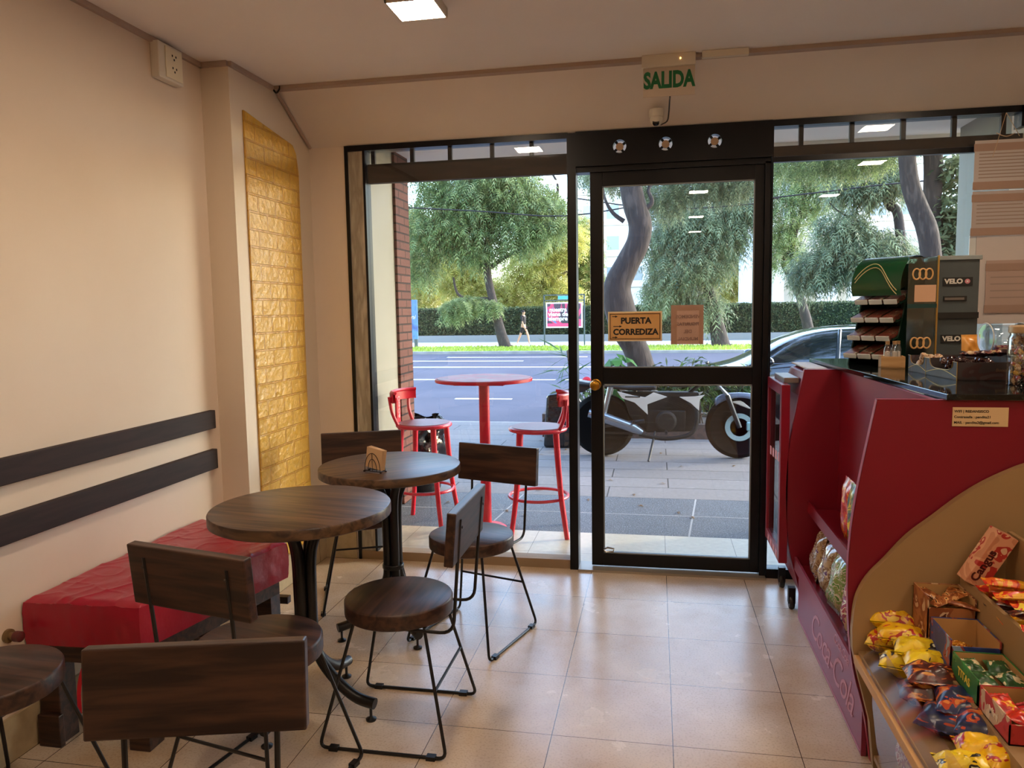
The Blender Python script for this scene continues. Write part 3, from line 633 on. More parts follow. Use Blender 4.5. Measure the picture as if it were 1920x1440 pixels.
P_ORG = print_mat('wrapper_orange_brown', ['3a1410', '5a1d14', 'c46a25', 'e0a247'], 18, stretch=(1, 2.5, 1))
P_NAVY = print_mat('wrapper_navy_orange', ['1c2340', '222b55', 'b5431f', 'd98440'], 14, stretch=(1, 2, 1))
P_RED = print_mat('wrapper_red', ['b3141c', 'd4331d', 'f0b429', 'e8742a'], 16)
P_GRN = print_mat('wrapper_green_yellow', ['23351a', '6b7a14', 'e2c81c', '101510'], 16)
P_CLR = print_mat('wrapper_snack_mix', ['b59878', '8c6a4c', 'd9cdbb', '5c2a5e'], 30, .15)
P_CLG = print_mat('wrapper_snack_green', ['b7a98a', '7f9a55', 'd8d2bf', '5c8a3c'], 26, .15)
P_CLP = print_mat('wrapper_snack_pink', ['c9a78c', '8a2f52', 'e5d6c2', 'a9435e'], 24, .15)
P_DRK = print_mat('wrapper_dark', ['241016', '3a141c', '7a2a1e', 'b8a07a'], 22)
P_FOIL = print_mat('wrapper_gold_foil', ['c98a2b', 'a85c1c', 'f0c760', 'e08830'], 60, .2)
P_BAR = print_mat('wrapper_bar_yellow_red', ['f0b01e', 'e8641c', 'c41c20', 'f2d84a'], 12, stretch=(1, 3, 1))
POUCH = {}
def pouch(kind, key, w, h, t, M_, loc, rot, label, cat, group):
    if (key, M_.name) not in POUCH:
        o = pouch_mesh(w, h, t, seed=len(POUCH)*3+1).build(kind, M_, smooth=60); POUCH[(key, M_.name)] = o
    else:
        o = POUCH[(key, M_.name)].copy(); COL.objects.link(o)
    o.location = loc; o.rotation_euler = rot; tag(o, label, cat, group); return o
rd = math.radians
# bags standing in the two baskets of the red unit
GB = 'snack bags in the red unit'
for i, (y, M_, lb) in enumerate(((3.02, P_RED, 'red and orange snack bag standing on the upper shelf of the red unit'), (2.90, P_GRN, 'yellow and black snack bag on the upper shelf, right of the red bag'), (2.76, P_GRN, 'yellow and black snack bag on the upper shelf, nearest the arched panel'))):
    pouch('snack_bag', 'tall', .15, .25, .05, M_, (.735, y, .508+.122), (rd(90), rd(0), rd(-90+6*i)), lb, 'snack bag', GB)
for i, (y, M_, lb) in enumerate(((3.34, P_CLR, 'clear bag of brown snack mix at the window end of the lower basket'), (3.16, P_CLR, 'clear bag of snack mix second from the window end, lower basket'), (2.98, P_CLG, 'snack bag with a green top, middle of the lower basket'), (2.80, P_CLP, 'snack bag with a dark pink label right of the green-topped bag'), (2.62, P_CLG, 'pale snack bag in the lower basket, second from the arched panel'), (2.47, P_CLP, 'pale pink snack bag in the lower basket nearest the arched panel'))):
    pouch('snack_bag', 'mid', .16, .22, .06, M_, (.70, y, .248+.108), (rd(78), 0, rd(-90+(i % 3-1)*7)), lb, 'snack bag', GB)
# upper tier packets
def flat(kind, key, w, h, t, M_, px, py, z, ang, lb, cat, grp, tilt=0, roll=0):
    p = W(px, py, Z=z); return pouch(kind, key, w, h, t, M_, p, (rd(tilt), rd(roll), rd(ang)), lb, cat, grp)
GY = 'yellow biscuit packets on the lowest tier'
flat('biscuit_packet', 'bis', .13, .09, .062, P_YEL, 1672, 1160, .475, -8, 'yellow and red biscuit packet farthest back on the lowest tier', 'packet', GY)
flat('biscuit_packet', 'bis', .13, .09, .062, P_YEL, 1690, 1192, .465, -14, 'yellow and red biscuit packet second from the back on the lowest tier', 'packet', GY)
flat('biscuit_packet', 'bis', .13, .09, .062, P_YEL2, 1722, 1218, .46, -10, 'yellow packet with black print in front of the two red-printed ones', 'packet', GY)
flat('biscuit_packet', 'bis', .13, .09, .062, P_YEL2, 1742, 1243, .45, -6, 'yellow packet with black print touching the dark purple packet', 'packet', GY)
flat('biscuit_packet', 'bis', .13, .09, .062, P_YEL, 1668, 1205, .425, -20, 'yellow packet lying lower, under the red-printed packets', 'packet', GY)
flat('biscuit_packet', 'bis', .13, .09, .062, P_YEL2, 1695, 1245, .415, -16, 'yellow packet lying lower, against the clear front lip', 'packet', GY)
flat('biscuit_packet', 'bis', .14, .10, .062, P_ORG, 1750, 1268, .45, -4, 'dark purple packet with orange wafers, between yellow and navy packets', 'packet', 'wafer packets on the lowest tier')
flat('biscuit_packet', 'bis', .14, .10, .062, P_ORG, 1738, 1300, .405, -10, 'dark packet lying under the purple wafer packet', 'packet', 'wafer packets on the lowest tier')
flat('biscuit_packet', 'bis2', .13, .14, .062, P_NAVY, 1808, 1318, .435, -14, 'navy packet with orange bars in front of the purple packet', 'packet', 'navy packets on the lowest tier')
flat('biscuit_packet', 'bis2', .13, .14, .062, P_NAVY, 1850, 1362, .43, -22, 'navy and red packet just behind the bottom yellow packets', 'packet', 'navy packets on the lowest tier')
flat('biscuit_packet', 'bis2', .13, .14, .062, P_NAVY, 1778, 1350, .40, -30, 'navy packet wedged against the clear lip', 'packet', 'navy packets on the lowest tier')
flat('biscuit_packet', 'bis', .13, .11, .062, P_YEL, 1850, 1408, .42, -8, 'yellow and purple packet at the bottom edge of the picture', 'packet', GY)
flat('biscuit_packet', 'bis', .13, .11, .062, P_YEL2, 1815, 1440, .40, -4, 'yellow packet cut off by the bottom edge of the picture', 'packet', GY)
flat('biscuit_packet', 'bis', .13, .11, .062, P_YEL, 1900, 1425, .425, 10, 'yellow packet at the bottom right corner of the picture', 'packet', GY)
# display cartons
def carton(name, label, x0, x1, y0, y1, z0, z1, mo, fill=None, fillgroup=None, flap=True, ltxt=None, fronttxt=None, tcol='f2e3b0', rz=0):
    t = thing(name, label, 'box', ((x0+x1)/2, (y0+y1)/2, z0), rz); w, d, h = (x1-x0)/2, (y1-y0)/2, z1-z0; k = .003
    b = MB(); b.box((-w, -d, 0), (w, d, .003)); b.box((-w, -d, 0), (-w+k, d, h)); b.box((w-k, -d, 0), (w, d, h)); b.box((-w, d-k, 0), (w, d, h)); b.box((-w, -d, 0), (w, -d+k, h*.8))
    b.build('tray', mo, t, smooth=0)
    b = MB(); b.box((-w+k, -d+k, .003), (-w+k+.001, d-k, h-.002)); b.box((w-k-.001, -d+k, .003), (w-k, d-k, h-.002)); b.box((-w+k, d-k-.001, .003), (w-k, d-k, h-.002)); b.box((-w+k, -d+k, .003), (w-k, d-k, .004)); b.box((-w+k, -d+k, .003), (w-k, -d+k+.001, h*.8-.002))
    b.build('lining', CARD, t, smooth=0)
    tm = mat('carton_print_'+tcol, tcol, .5)
    if ltxt: text('lettering', ltxt, h*.45, (-w-.001, 0, h*.5), (0, -1, 0), (0, 0, 1), tm, t, bold=.0006)
    if fronttxt: text('lettering', fronttxt, h*.40, (0, -d-.001, h*.42), (1, 0, 0), (0, 0, 1), tm, t, bold=.0006)
    return t
P_CB = print_mat('carton_brown', ['a86a3c', '8c4a26', 'd7b48c', '6b2a18'], 14, .5)
carton('display_carton', 'brown printed carton of wrapped bars at the back of the lowest tier', .752, .876, 2.215, 2.338, .461, .60, P_CB)
carton('display_carton', 'blue open carton with gold sweets, in front of the brown carton', .756, .876, 2.055, 2.205, .461, .55, print_mat('carton_blue', ['26366e', '2f3f80', '9a3a3a', '8ca0b8'], 10, .5), fronttxt='Ops', tcol='f2c64a')
carton('display_carton', 'green open carton holding cream wafers, beside the navy packets', .756, .876, 1.885, 2.045, .461, .525, print_mat('carton_green', ['1f6b2c', '26782f', '2b8a35', '8fae4a'], 8, .5), ltxt='TITAS', tcol='e8c84a')
carton('display_carton', 'red edged open carton at the right edge, nearest the camera', .756, .876, 1.72, 1.875, .461, .52, print_mat('carton_red', ['a31c20', 'b5272a', 'c9a98a', 'd8c0a0'], 8, .5), ltxt='Mini', tcol='e8d8c0')
MB_SW = MB().ball((0, 0, 0), (.016, .011, .008), 8)
for (lx, ly) in ((-.014, 0), (.0, 0)): MB_SW.mesh([(-.014, 0, 0), (-.024, .008, .002), (-.024, -.008, -.002)], [(0, 1, 2)]); MB_SW.mesh([(.014, 0, 0), (.024, .008, .002), (.024, -.008, -.002)], [(0, 1, 2)])
def sweets(src, n, box, label, group, seed, mats_):
    rn = random.Random(seed); (x0, x1), (y0, y1), (z0, z1) = box; base = {}
    for i in range(n):
        M_ = mats_[i % len(mats_)]
        if M_.name not in base: o = src.build('wrapped_sweet', M_); base[M_.name] = o
        else: o = base[M_.name].copy(); COL.objects.link(o)
        o.location = (rn.uniform(x0, x1), rn.uniform(y0, y1), rn.uniform(z0, z1)); o.rotation_euler = (rn.uniform(-.5, .5), rn.uniform(-.5, .5), rn.uniform(0, 6.28)); tag(o, label, 'sweet', group)
sweets(MB_SW, 22, ((.775, .85), (2.075, 2.185), (.474, .495)), 'gold foil wrapped sweet lying in the blue open carton', 'gold sweets in the blue carton', 3, [P_FOIL])
for i, (dx, dy, a) in enumerate(((-.032, .035, 8), (.03, .035, -6), (-.03, -.03, 0), (.032, -.028, 14))):
    pouch('wafer_packet', 'waf', .052, .065, .022, print_mat('wafer_cream', ['1c4a22', '245c2a', 'cdbd94', 'e2d4ae'], 26, .3), (.816+dx, 1.965+dy, .507), (rd(8), rd(-4), rd(a)), ('back left', 'back right', 'front left', 'front right')[i]+' cream wafer packet lying in the green open carton', 'packet', 'wafer packets in the green carton')
for i, (dx, dy) in enumerate(((-.03, .03), (.03, .0), (-.01, -.04))):
    pouch('wafer_packet', 'waf2', .055, .075, .02, P_RED, (.816+dx, 1.80+dy, .50), (rd(8), rd(-4), rd(20*i)), ('left rear', 'right', 'front')[i]+' red and yellow packet lying in the red edged carton', 'packet', 'packets in the red edged carton')
for i, (dx, dy, a, dz) in enumerate(((-.03, .02, 30, 0), (.025, .02, -35, .004), (.0, -.03, -60, .012), (.03, -.045, 75, .002))):
    pouch('chocolate_bar', 'bar', .035, .12, .014, print_mat('wrapper_bar_brown', ['7a3f1d', '9a5a2c', 'd19a5c', '3a1a10'], 26, .25), (.815+dx*.8, 2.275+dy, .578+dz), (rd(10), rd(5), rd(a)), ('rear left', 'rear right', 'topmost', 'front right')[i]+' brown wrapped bar lying in the brown printed carton', 'chocolate bar', 'bars in the brown carton')
# second tier: leaning box and heap of bars
t = thing('biscuit_box', 'tall narrow pinkish biscuit box leaning on the arched beige panel', 'box', (.925, 2.285, .70), (rd(8), rd(27), rd(12)))
MB().box((-.032, -.022, -.085), (.032, .022, .085)).build('carton_body', print_mat('box_pink', ['c98a66', 'd9a07c', 'b3322c', 'e0bc96'], 12, .4), t, smooth=0, bevel=.002)
text('lettering', 'Cangus', .034, (-.012, -.0225, -.022), (0, 0, 1), (-1, 0, 0), mat('maroon_ink', '4a1414', .5), t, bold=.0012)
GH = 'wrapped bars heaped on the second tier'
rn = random.Random(11)
for i in range(16):
    y = 2.26-.03*i; M_ = (P_BAR, P_RED, P_BAR, P_DRK)[i % 4]; z = .60+.028*(i % 3)
    pouch('wafer_bar', 'wb', .04, .125, .02, M_, (.945+rn.uniform(-.006, .006), y, z), (rd(rn.uniform(-6, 6)), rd(rn.uniform(-8, 8)), rd(90+rn.uniform(-14, 14))), ('yellow', 'red', 'yellow', 'dark brown')[i % 4]+' wrapped bar in the heap on the second tier, '+('farthest from camera', 'far part of the heap', 'middle of the heap', 'near part of the heap')[i//4], 'wafer bar', GH)
for i in range(4):
    pouch('coffee_packet', 'cof', .14, .10, .03, P_DRK, (1.10, 2.27-.035*i, .79+.004*i), (rd(62), 0, rd(-60)), ('farthest', 'second farthest', 'third farthest', 'nearest')[i]+' dark red packet on the top tier at the right edge', 'packet', 'dark packets on the top tier')
# lower compartment bags
for i in range(6):
    pouch('snack_bag', 'low', .13, .2, .05, (P_CLP, P_CLR, P_CLG)[i % 3], (.725, 2.22-.15*i, .155), (rd(80), 0, rd(-90)), ('farthest', 'second farthest', 'third farthest', 'fourth', 'fifth', 'nearest')[i]+' snack bag behind the clear panel under the candy shelf', 'snack bag', 'snack bags behind the lower clear panel')

# ------------------------------------------------------------------ things on the counter
ZT = 1.158
GRN = mat('rack_green', '0c4a2a', .25, spec=.6); GRNT = mat('green_shelf', '0a2a1c', .35)
t = thing('gum_rack', 'green curved counter rack with four stepped shelves of chewing gum', 'rack', (1.03, 3.60, ZT), rd(-50))
b = MB()
for s in (-1, 1): b.prism([(-.15, 0), (.07, 0), (.07, .42), (.02, .46), (-.03, .42), (-.06, .30)], s*.105-.003, s*.105+.003, 'X')
b.build('side_panel', GRNT, t, smooth=0)
MB().box((-.105, .06, 0), (.105, .068, .44)).build('back_panel', GRNT, t, smooth=0)
b = MB()
def hf(u, v):
    a = rd(-15+130*v); return ((u-.5)*.235, -.01-.115*math.cos(a)*1.0+.02*u*0, .335+.135*math.sin(a)) if v > 0 else ((u-.5)*.235, -.115, .30)
b.grid(hf, 6, 14); ho = b.build('header', GRN, t)
sw = MB()
for dz in (0, .016): sw.tube([((u-.5)*.2, -.01-.118*math.cos(rd(10+30*math.sin(u*4))), .335+dz+.137*math.sin(rd(10+30*math.sin(u*4)))) for u in [i/14 for i in range(15)]], .0018, 5)
sw.build('printed_wave', mat('pale_gold', 'd8c890', .4), ho)
GUMW = mat('gum_pack_white', 'cfd6d4', .3); GUMD = print_mat('gum_wrapper', ['5a2a22', '7a3a2c', '24402e', 'b09a80'], 40, .3)
for k in range(4):
    z = .035+.078*k; yf = -.165+.022*k; b = MB(); M_ = Matrix.Translation((0, yf, z)) @ Matrix.Rotation(rd(20), 4, 'X')
    b.box((-.105, 0, -.004), (.105, .16, 0), M_); b.box((-.105, -.004, -.004), (.105, 0, .008), M_)
    for s in (-.035, .035): b.box((s-.001, 0, 0), (s+.001, .14, .022), M_)
    b.build('shelf', GRNT, t, smooth=0)
    for c_ in range(3):
        o = MB().box((-.030, -.016, .001), (.030, .10, .022)).build('gum_pack', GUMD, smooth=0, bevel=.002)
        e = MB().box((-.031, -.022, .000), (.031, -.0162, .023)).build('pack_end', GUMW, o, smooth=0, bevel=.004)
        o.matrix_world = Matrix.Translation((1.03, 3.60, ZT)) @ Matrix.Rotation(rd(-50), 4, 'Z') @ M_ @ Matrix.Translation(((c_-1)*.07, 0, 0))
        tag(o, ('gum pack in the %s column of the %s shelf of the green rack' % (('left', 'middle', 'right')[c_], ('lowest', 'second', 'third', 'top')[k])), 'gum pack', 'gum packs in the green rack')
t = thing('acrylic_poster_stand', 'see-through green tinted acrylic stand with gold rings between gum rack and grey cabinet', 'stand', (1.085, 3.40, ZT))
MB().box((-.055, 0, 0), (.058, .004, .455)).build('acrylic_panel', glassmat('green_acrylic', (.62, .80, .78), 1.49, .12, .12), t, smooth=0)
MB().box((.056, -.002, 0), (.062, .006, .46)).build('gold_edge', mat('gold_edge', 'b8924a', .35, metal=.6), t, smooth=0)
MB().box((-.055, -.002, .245), (.058, .0, .262)).build('joint_strip', mat('dark_teal', '123a38', .4), t, smooth=0)
MB().box((-.03, -.003, .27), (.052, -.001, .34)).build('price_label', mat('peach_label', 'c9a080', .7), t, smooth=0)
for zc_ in (.10, .385):
    for i in range(3):
        MB().tube([(-.025+.024*i+.014*math.cos(a), -.004, zc_+.022*math.sin(a)) for a in [2*PI*j/20 for j in range(20)]], .0035, 6, closed=True).build('printed_ring', mat('ring_gold', 'cfa468', .4), t)
t = thing('pouch_cabinet', 'tall dark grey display cabinet with white-lettered black plates on the counter', 'display cabinet', (1.225, 3.42, ZT))
GREYC = mat('cabinet_grey', '4a5254', .4, var='40484a', vscale=6)
b = MB(); b.box((-.082, 0, 0), (.082, .14, .455)); b.build('body', GREYC, t, smooth=0, bevel=.003)
MB().box((-.085, -.008, .440), (.088, .145, .458)).build('top_cap', mat('cap_grey', '828a8a', .4), t, smooth=0, bevel=.002)
MB().box((-.080, -.014, .20), (.080, -.0, .225)).build('shelf', INK, t, smooth=0)
MB().box((-.085, -.004, 0), (-.079, .0, .44)).build('corner_strip', INK, t, smooth=0)
MB().box((-.052, -.006, .272), (.036, 0, .292)).build('slot', INK, t, smooth=0); MB().box((-.048, -.007, .276), (.026, -.0055, .286)).build('slot_label', mat('slot_label', '6a6058', .5), t, smooth=0)
for zc_ in (.352, .115):
    pl = MB().box((-.056, -.004, zc_-.017), (.056, .0, zc_+.017)).build('sign_plate', INK, t, smooth=0)
    text('lettering', 'VELO', .027, (-.016, -.0045, zc_), (1, 0, 0), (0, 0, 1), mat('white_print', 'd8d2c8', .5), pl, bold=.0012, sx=1.05)
    MB().lathe([(0, -.0048), (.010, -.0048), (.010, -.004)], (.036, 0, zc_), 18, axis='Y').build('printed_dot', mat('pink_dot', 'c87f88', .5), pl)
    MB().lathe([(0, -.0052), (.0035, -.0052), (.0035, -.0046)], (.036, 0, zc_), 12, axis='Y').build('dot_centre', MATS['white_print'], pl)
# wooden tray with glass bottles
t = thing('wooden_tray', 'light wooden box tray of small glass bottles in front of the gum rack', 'tray', (.965, 3.36, ZT), rd(-8))
b = MB(); b.box((-.045, -.04, 0), (.045, .04, .006)); b.box((-.045, -.04, 0), (.045, -.034, .048)); b.box((-.045, .034, 0), (.045, .04, .048)); b.box((-.045, -.034, 0), (-.039, .034, .048)); b.box((.039, -.034, 0), (.045, .034, .048))
b.build('box', wood('pale_tray_wood', 'c29a68', 'b08755', .6, 0), t, smooth=0)
JG = glassmat('jar_glass', (.88, .9, .9), 1.5, 0, .06)
WH_IN = mat('white_contents', 'd8ccc0', .6)
for i, (dx, dy) in enumerate(((-.022, -.015), (.006, -.012), (.026, .012))):
    o = thing('glass_bottle', ('left', 'middle', 'right')[i]+' small corked glass bottle in the wooden tray on the counter', 'bottle', (.965+dx, 3.36+dy, ZT+.0065), 0, 'glass bottles in the wooden tray')
    MB().lathe([(0, 0), (.013, 0), (.014, .01), (.014, .07), (.009, .082), (.009, .095)], seg=16).build('glass', JG, o)
    MB().lathe([(0, .09), (.008, .09), (.009, .104), (0, .105)], seg=12).build('stopper', mat('cork', 'a98256', .8), o)
    MB().lathe([(0, .004), (.010, .004), (.010, .06), (0, .064)], seg=12).build('contents', WH_IN, o)
# two dark display cartons
CD = print_mat('carton_dark', ['33292a', '3a2f30', '3f2020', '4a3c3c'], 6, .6)
def dcart(name, label, xa, ya, w, d, h, rz, M_fill, seed, fill_label, group, kind):
    t = thing(name, label, 'box', (xa, ya, ZT), rz); b = MB()
    b.box((0, 0, 0), (d, w, .003)); b.box((0, 0, 0), (d, .003, h)); b.box((0, w-.003, 0), (d, w, h)); b.box((d-.003, 0, 0), (d, w, h*1.25))
    # front with a curved cut-out
    P = [(0, 0), (w, 0), (w, h)]+[(w*.5+w*.36*(1 if math.cos(PI*k/14) >= 0 else -1)*abs(math.cos(PI*k/14))**.55, h-.52*h*math.sin(PI*k/14)**.6) for k in range(15)]+[(0, h)]
    b.prism(P, 0, .003, 'X'); b.build('tray', CD, t, smooth=0)
    e = MB(); e.tube([(-.001, y, z+.001) for y, z in P[2:]], .0012, 5); e.tube([(-.001, 0.0, 0), (-.001, 0, h)], .0014, 5); e.tube(bez([(-.001, .004, .012), (-.001, w*.5, .03), (-.001, w-.004, .012)], 12), .0012, 5)
    e.build('gold_trim', MATS['gold_edge'], t)
    rn = random.Random(seed); M0 = Matrix.Translation((xa, ya, ZT)) @ Matrix.Rotation(rz, 4, 'Z'); base = None
    for i in range(26):
        if base is None: base = MB().ball((0, 0, 0), (.018, .014, .012), 10).build(kind, M_fill); o = base
        else: o = base.copy(); COL.objects.link(o)
        o.location = M0 @ Vector((rn.uniform(.02, d-.06), rn.uniform(.03, w-.03), rn.uniform(.35*h, h*1.05))); o.rotation_euler = (rn.uniform(-1, 1), rn.uniform(-1, 1), rn.uniform(0, 6)); tag(o, fill_label, 'sweet', group)
    return t
dcart('display_carton', 'dark curved-front carton of pale sweets beside the wooden tray', .992, 3.035, .165, .19, .062, rd(4), print_mat('pale_sweets', ['c9a684', 'd9c2a4', '8a5a3a', 'e2d0b8'], 40, .25), 5, 'pale wrapped sweet in the carton beside the wooden tray', 'pale sweets in the dark carton', 'wrapped_sweet')
dc = dcart('display_carton', 'dark curved-front carton of chocolates, long brown side facing the camera', 1.005, 2.775, .25, .215, .062, rd(4), print_mat('dark_sweets', ['201010', '3a1818', '6a5a54', '120a0a'], 40, .15), 6, 'dark wrapped chocolate in the long brown-sided carton', 'chocolates in the dark carton', 'wrapped_chocolate')
text('lettering', 'Bonobon', .016, (.15, -.0008, .035), (1, 0, 0), (0, 0, 1), mat('dull_gold', '7a5c40', .5), dc, shear=.2)
t = pouch('snack_bag', 'orangebag', .075, .10, .03, print_mat('bag_orange', ['d9943a', 'e0a350', 'c9a060', 'b87828'], 6, .3), (1.225, 3.26, ZT+.088), (rd(86), 0, rd(8)), 'upright orange-gold bag in front of the grey cabinet', 'bag', 'loose bags on the counter')
b = MB()
for i in range(3): pouch('chocolate_bar', 'cb', .10, .045, .022, P_DRK, (1.12+.045*i, 2.93-.02*i, ZT+.082+.004*i), (0, 0, rd(14*i-10)), ('left', 'middle', 'right')[i]+' dark wrapped chocolate bar lying on top of the long brown carton', 'chocolate bar', 'dark bars behind the cartons')
# clear canister on its side
t = thing('clear_canister', 'big clear plastic canister lying on its side on the counter', 'canister', (1.225, 2.98, ZT+.135), rd(6))
CLP = glassmat('clear_plastic', (.86, .88, .88), 1.5, .02, .08)
b = MB(); b.lathe([(.044, -.05), (.047, -.045), (.047, .045), (.044, .05)], seg=32, axis='X'); b.build('body', CLP, t)
for s in (-1, 1):
    b = MB(); b.lathe([(0, s*.05), (.052, s*.05), (.055, s*.053), (.055, s*.059), (.052, s*.062), (0, s*.061)], seg=36, axis='X'); b.build('lid', CLP, t)
    b = MB(); b.tube([(s*.060, .054*math.cos(a), .054*math.sin(a)) for a in [2*PI*j/32 for j in range(32)]], .0022, 6, closed=True); b.build('rim', mat('milky_rim', 'c8c8c4', .3), t)
MB().box((-.03, -.02, -.042), (.03, .02, -.025)).build('contents', P_CLP, t, smooth=0, bevel=.004)
# candy jar full of sweets
jx, jy = 1.155, 2.62
t = thing('candy_jar', 'clear cylindrical jar packed with mixed wrapped sweets at the right end of the counter', 'jar', (jx, jy, ZT))
MB().lathe([(0, 0), (.058, 0), (.060, .004), (.060, .15), (.055, .160), (.055, .168)], seg=36).build('jar_wall', CLP, t)
MB().lathe([(.058, .166), (.060, .168), (.060, .186), (.054, .19), (0, .19)], seg=36).build('lid', mat('dull_gold_lid', 'b99a70', .4, metal=.3), t)
rn = random.Random(4); base = {}
JM = [print_mat('jar_sweet_red', ['a3262e', 'c4504e', 'e0c8b0', '6a1a22'], 60, .2), print_mat('jar_sweet_tan', ['c99a6a', 'e0c49a', '8a4a2a', 'd8b890'], 60, .2), print_mat('jar_sweet_dark', ['201214', '3a2a2c', 'c9c0b4', '101010'], 60, .2), print_mat('jar_sweet_gold', ['d9a03a', 'e8c460', 'a8501c', 'e0a040'], 60, .2)]
for i in range(110):
    M_ = JM[i % 4]; a = rn.uniform(0, 6.28); r = .040*math.sqrt(rn.uniform(.25, 1))
    if M_.name not in base: o = MB_SW.build('wrapped_sweet', M_); base[M_.name] = o
    else: o = base[M_.name].copy(); COL.objects.link(o)
    o.scale = (.8, .8, .9); o.location = (jx+r*math.cos(a), jy+r*math.sin(a), ZT+.012+.138*(i/110)); o.rotation_euler = (rn.uniform(0, 3), rn.uniform(0, 3), rn.uniform(0, 6))
    tag(o, 'small wrapped sweet packed in the clear candy jar', 'sweet', 'mixed sweets in the candy jar')
t = thing('biscuit_box', 'tan and grey box cut by the right picture edge, beside the candy jar', 'box', (1.245, 2.60, ZT), rd(-4))
MB().box((-.03, -.04, 0), (.05, .04, .16)).build('carton_body', mat('tan_box', 'a98760', .6), t, smooth=0, bevel=.002)
MB().box((-.031, -.041, .13), (.051, .041, .161)).build('lid', mat('box_grey', '6a6670', .5), t, smooth=0, bevel=.002)
t = thing('lollipop', 'teal ball lollipop leaning at the right edge of the counter', 'lollipop', (1.20, 2.50, ZT))
MB().ball((0, 0, .03), .019, 18).build('candy_ball', mat('teal_candy', '2a6a78', .15), t); MB().tube([(0, 0, .04), (.04, .06, .085)], .002, 6).build('stick', WHITE, t)
# papers on the right window
def sheet(label, x0, x1, z0, z1, y, col, lines, mgn=.02, tape=True):
    t = thing('window_notice', label, 'notice', (0, 0, 0), 0, 'notices taped inside the right window')
    MB().box((x0, y, z0), (x1, y+.002, z1)).build('sheet', mat('notice_'+col, col, .8), t, smooth=0)
    b = MB(); rn = random.Random(int(x0*100)); n = lines
    for i in range(n):
        z = z1-.05-(z1-z0-.09)*i/n; L_ = rn.uniform(.5, .95)*(x1-x0-2*mgn); b.box((x0+mgn, y-.001, z), (x0+mgn+L_, y-.0003, z+.005))
    if n: b.build('printed_lines', mat('faint_print', 'a08c80', .8), t, smooth=0)
    if tape:
        for za in (z1-.05, z0+.004): MB().box((x0-.004, y-.0022, za), (x1+.004, y-.0012, za+.035)).build('packing_tape', mat('tape_pinkish', 'a98c7c', .3), t, smooth=0)
    return t
sheet('large grey-pink typed notice hanging at the top right of the window', 1.475, 1.86, 1.95, 2.18, 3.975, 'c4bbb6', 9)
sheet('taped pinkish notice below the hanging typed notice, right window', 1.472, 1.86, 1.735, 1.945, 3.972, 'bcb0aa', 7)
sheet('white framed notice lowest on the right window, above the canister', 1.50, 1.90, 1.32, 1.735, 3.978, 'cfc4be', 0, tape=False)
sheet('pale square sheet stuck inside the white framed notice', 1.545, 1.80, 1.37, 1.62, 3.970, 'b99f92', 5)
MB_ = MB().box((1.472, 3.982, 1.16), (1.52, 3.99, 1.74)); tag(MB_.build('plastic_strip', mat('white_strip', 'd5d8d6', .4), smooth=0), 'white vertical plastic strip beside the lowest window notice', 'strip')
b = MB(); b.tube([(1.60, 3.97, 2.30), (1.55, 3.968, 2.10)], .0015, 5); b.tube([(1.60, 3.97, 2.30), (1.66, 3.968, 2.19)], .0015, 5); b.tube(bez([(1.56, 3.968, 2.21), (1.60, 3.96, 2.19), (1.64, 3.968, 2.205)], 8), .002, 5)
tag(b.build('string', mat('pale_string', 'c9b090', .8)), 'thin string tying the top window notice to the frame', 'string')

# ------------------------------------------------------------------ outside: ground and building
ZS = -.28   # street level
struct(MB().box((-8, 4.06, -.12), (8, 4.68, 0)).build('floor_entry', brick_mat('entry_tiles', 'd8ccb2', 'cfc2a8', '8a7a66', .398, .41, .002, 'XY', .35, .1, 0), smooth=0, org=(-.34, 4.27, 0)))
M_ = mat('grey_terrazzo', '565a60', .65, var=['3a3d44', '868b92'], vscale=120)
struct(MB().box((-9, 4.68, -.12), (9, 5.62, 0)).build('floor_terrazzo', M_, smooth=0))
b = MB(); b.box((-9, 5.145, 0), (9, 5.155, .0008))
for x in (-2.6, -1.1, .2, 1.7): b.mesh([(x, 4.68, .0008), (x+.012, 4.68, .0008), (x+.10, 5.62, .0008), (x+.088, 5.62, .0008)], [(0, 1, 2, 3)])
struct(b.build('trim_5', mat('pale_grout', '9c9ea0', .8), smooth=0))
SL = brick_mat('sidewalk_slabs', '8a8584', '7c7878', '403e3e', 1.25, .34, .006, 'XY', .75, .3, .37)
struct(MB().box((-20, 5.62, -.3), (20, 9.3, 0)).build('floor_sidewalk', SL, smooth=0, org=(.1, 5.62, 0)))
struct(MB().box((-20, 9.3, -.5), (20, 9.5, -.02)).build('trim_6', mat('curb_stone', '8d8a86', .8, var='7c7975', vscale=3), smooth=0))
ASPH = mat('asphalt', '545663', .95, spec=.1, var='4c4f5c', vscale=.8, bump=.3, bscale=60)
YK = W(900, 664, Z=ZS).y
struct(MB().box((-80, 9.5, -.6), (80, YK, ZS)).build('floor_road', ASPH, smooth=0))
LN = mat('road_paint', 'dcdcda', .7)
def rline(px0, px1, py, wdt, full=False):
    y = W(900, py, Z=ZS).y; x0 = -70 if full else W(px0, py, Z=ZS).x; x1 = 70 if full else W(px1, py, Z=ZS).x
    struct(MB().box((x0, y-wdt/2, ZS), (x1, y+wdt/2, ZS+.004)).build('trim_road_line', LN, smooth=0))
rline(853, 960, 748, .14); rline(765, 1042, 712, .16); rline(0, 0, 688.5, .26, True); rline(765, 980, 677, .2); rline(840, 1100, 670, .2); rline(1060, 1110, 712, .16)
y2 = W(900, 652.5, Z=ZS).y; y3 = W(900, 644, Z=ZS).y
struct(MB().box((-90, YK, -.6), (90, YK+.35, ZS+.10)).build('trim_7', MATS['curb_stone'], smooth=0))
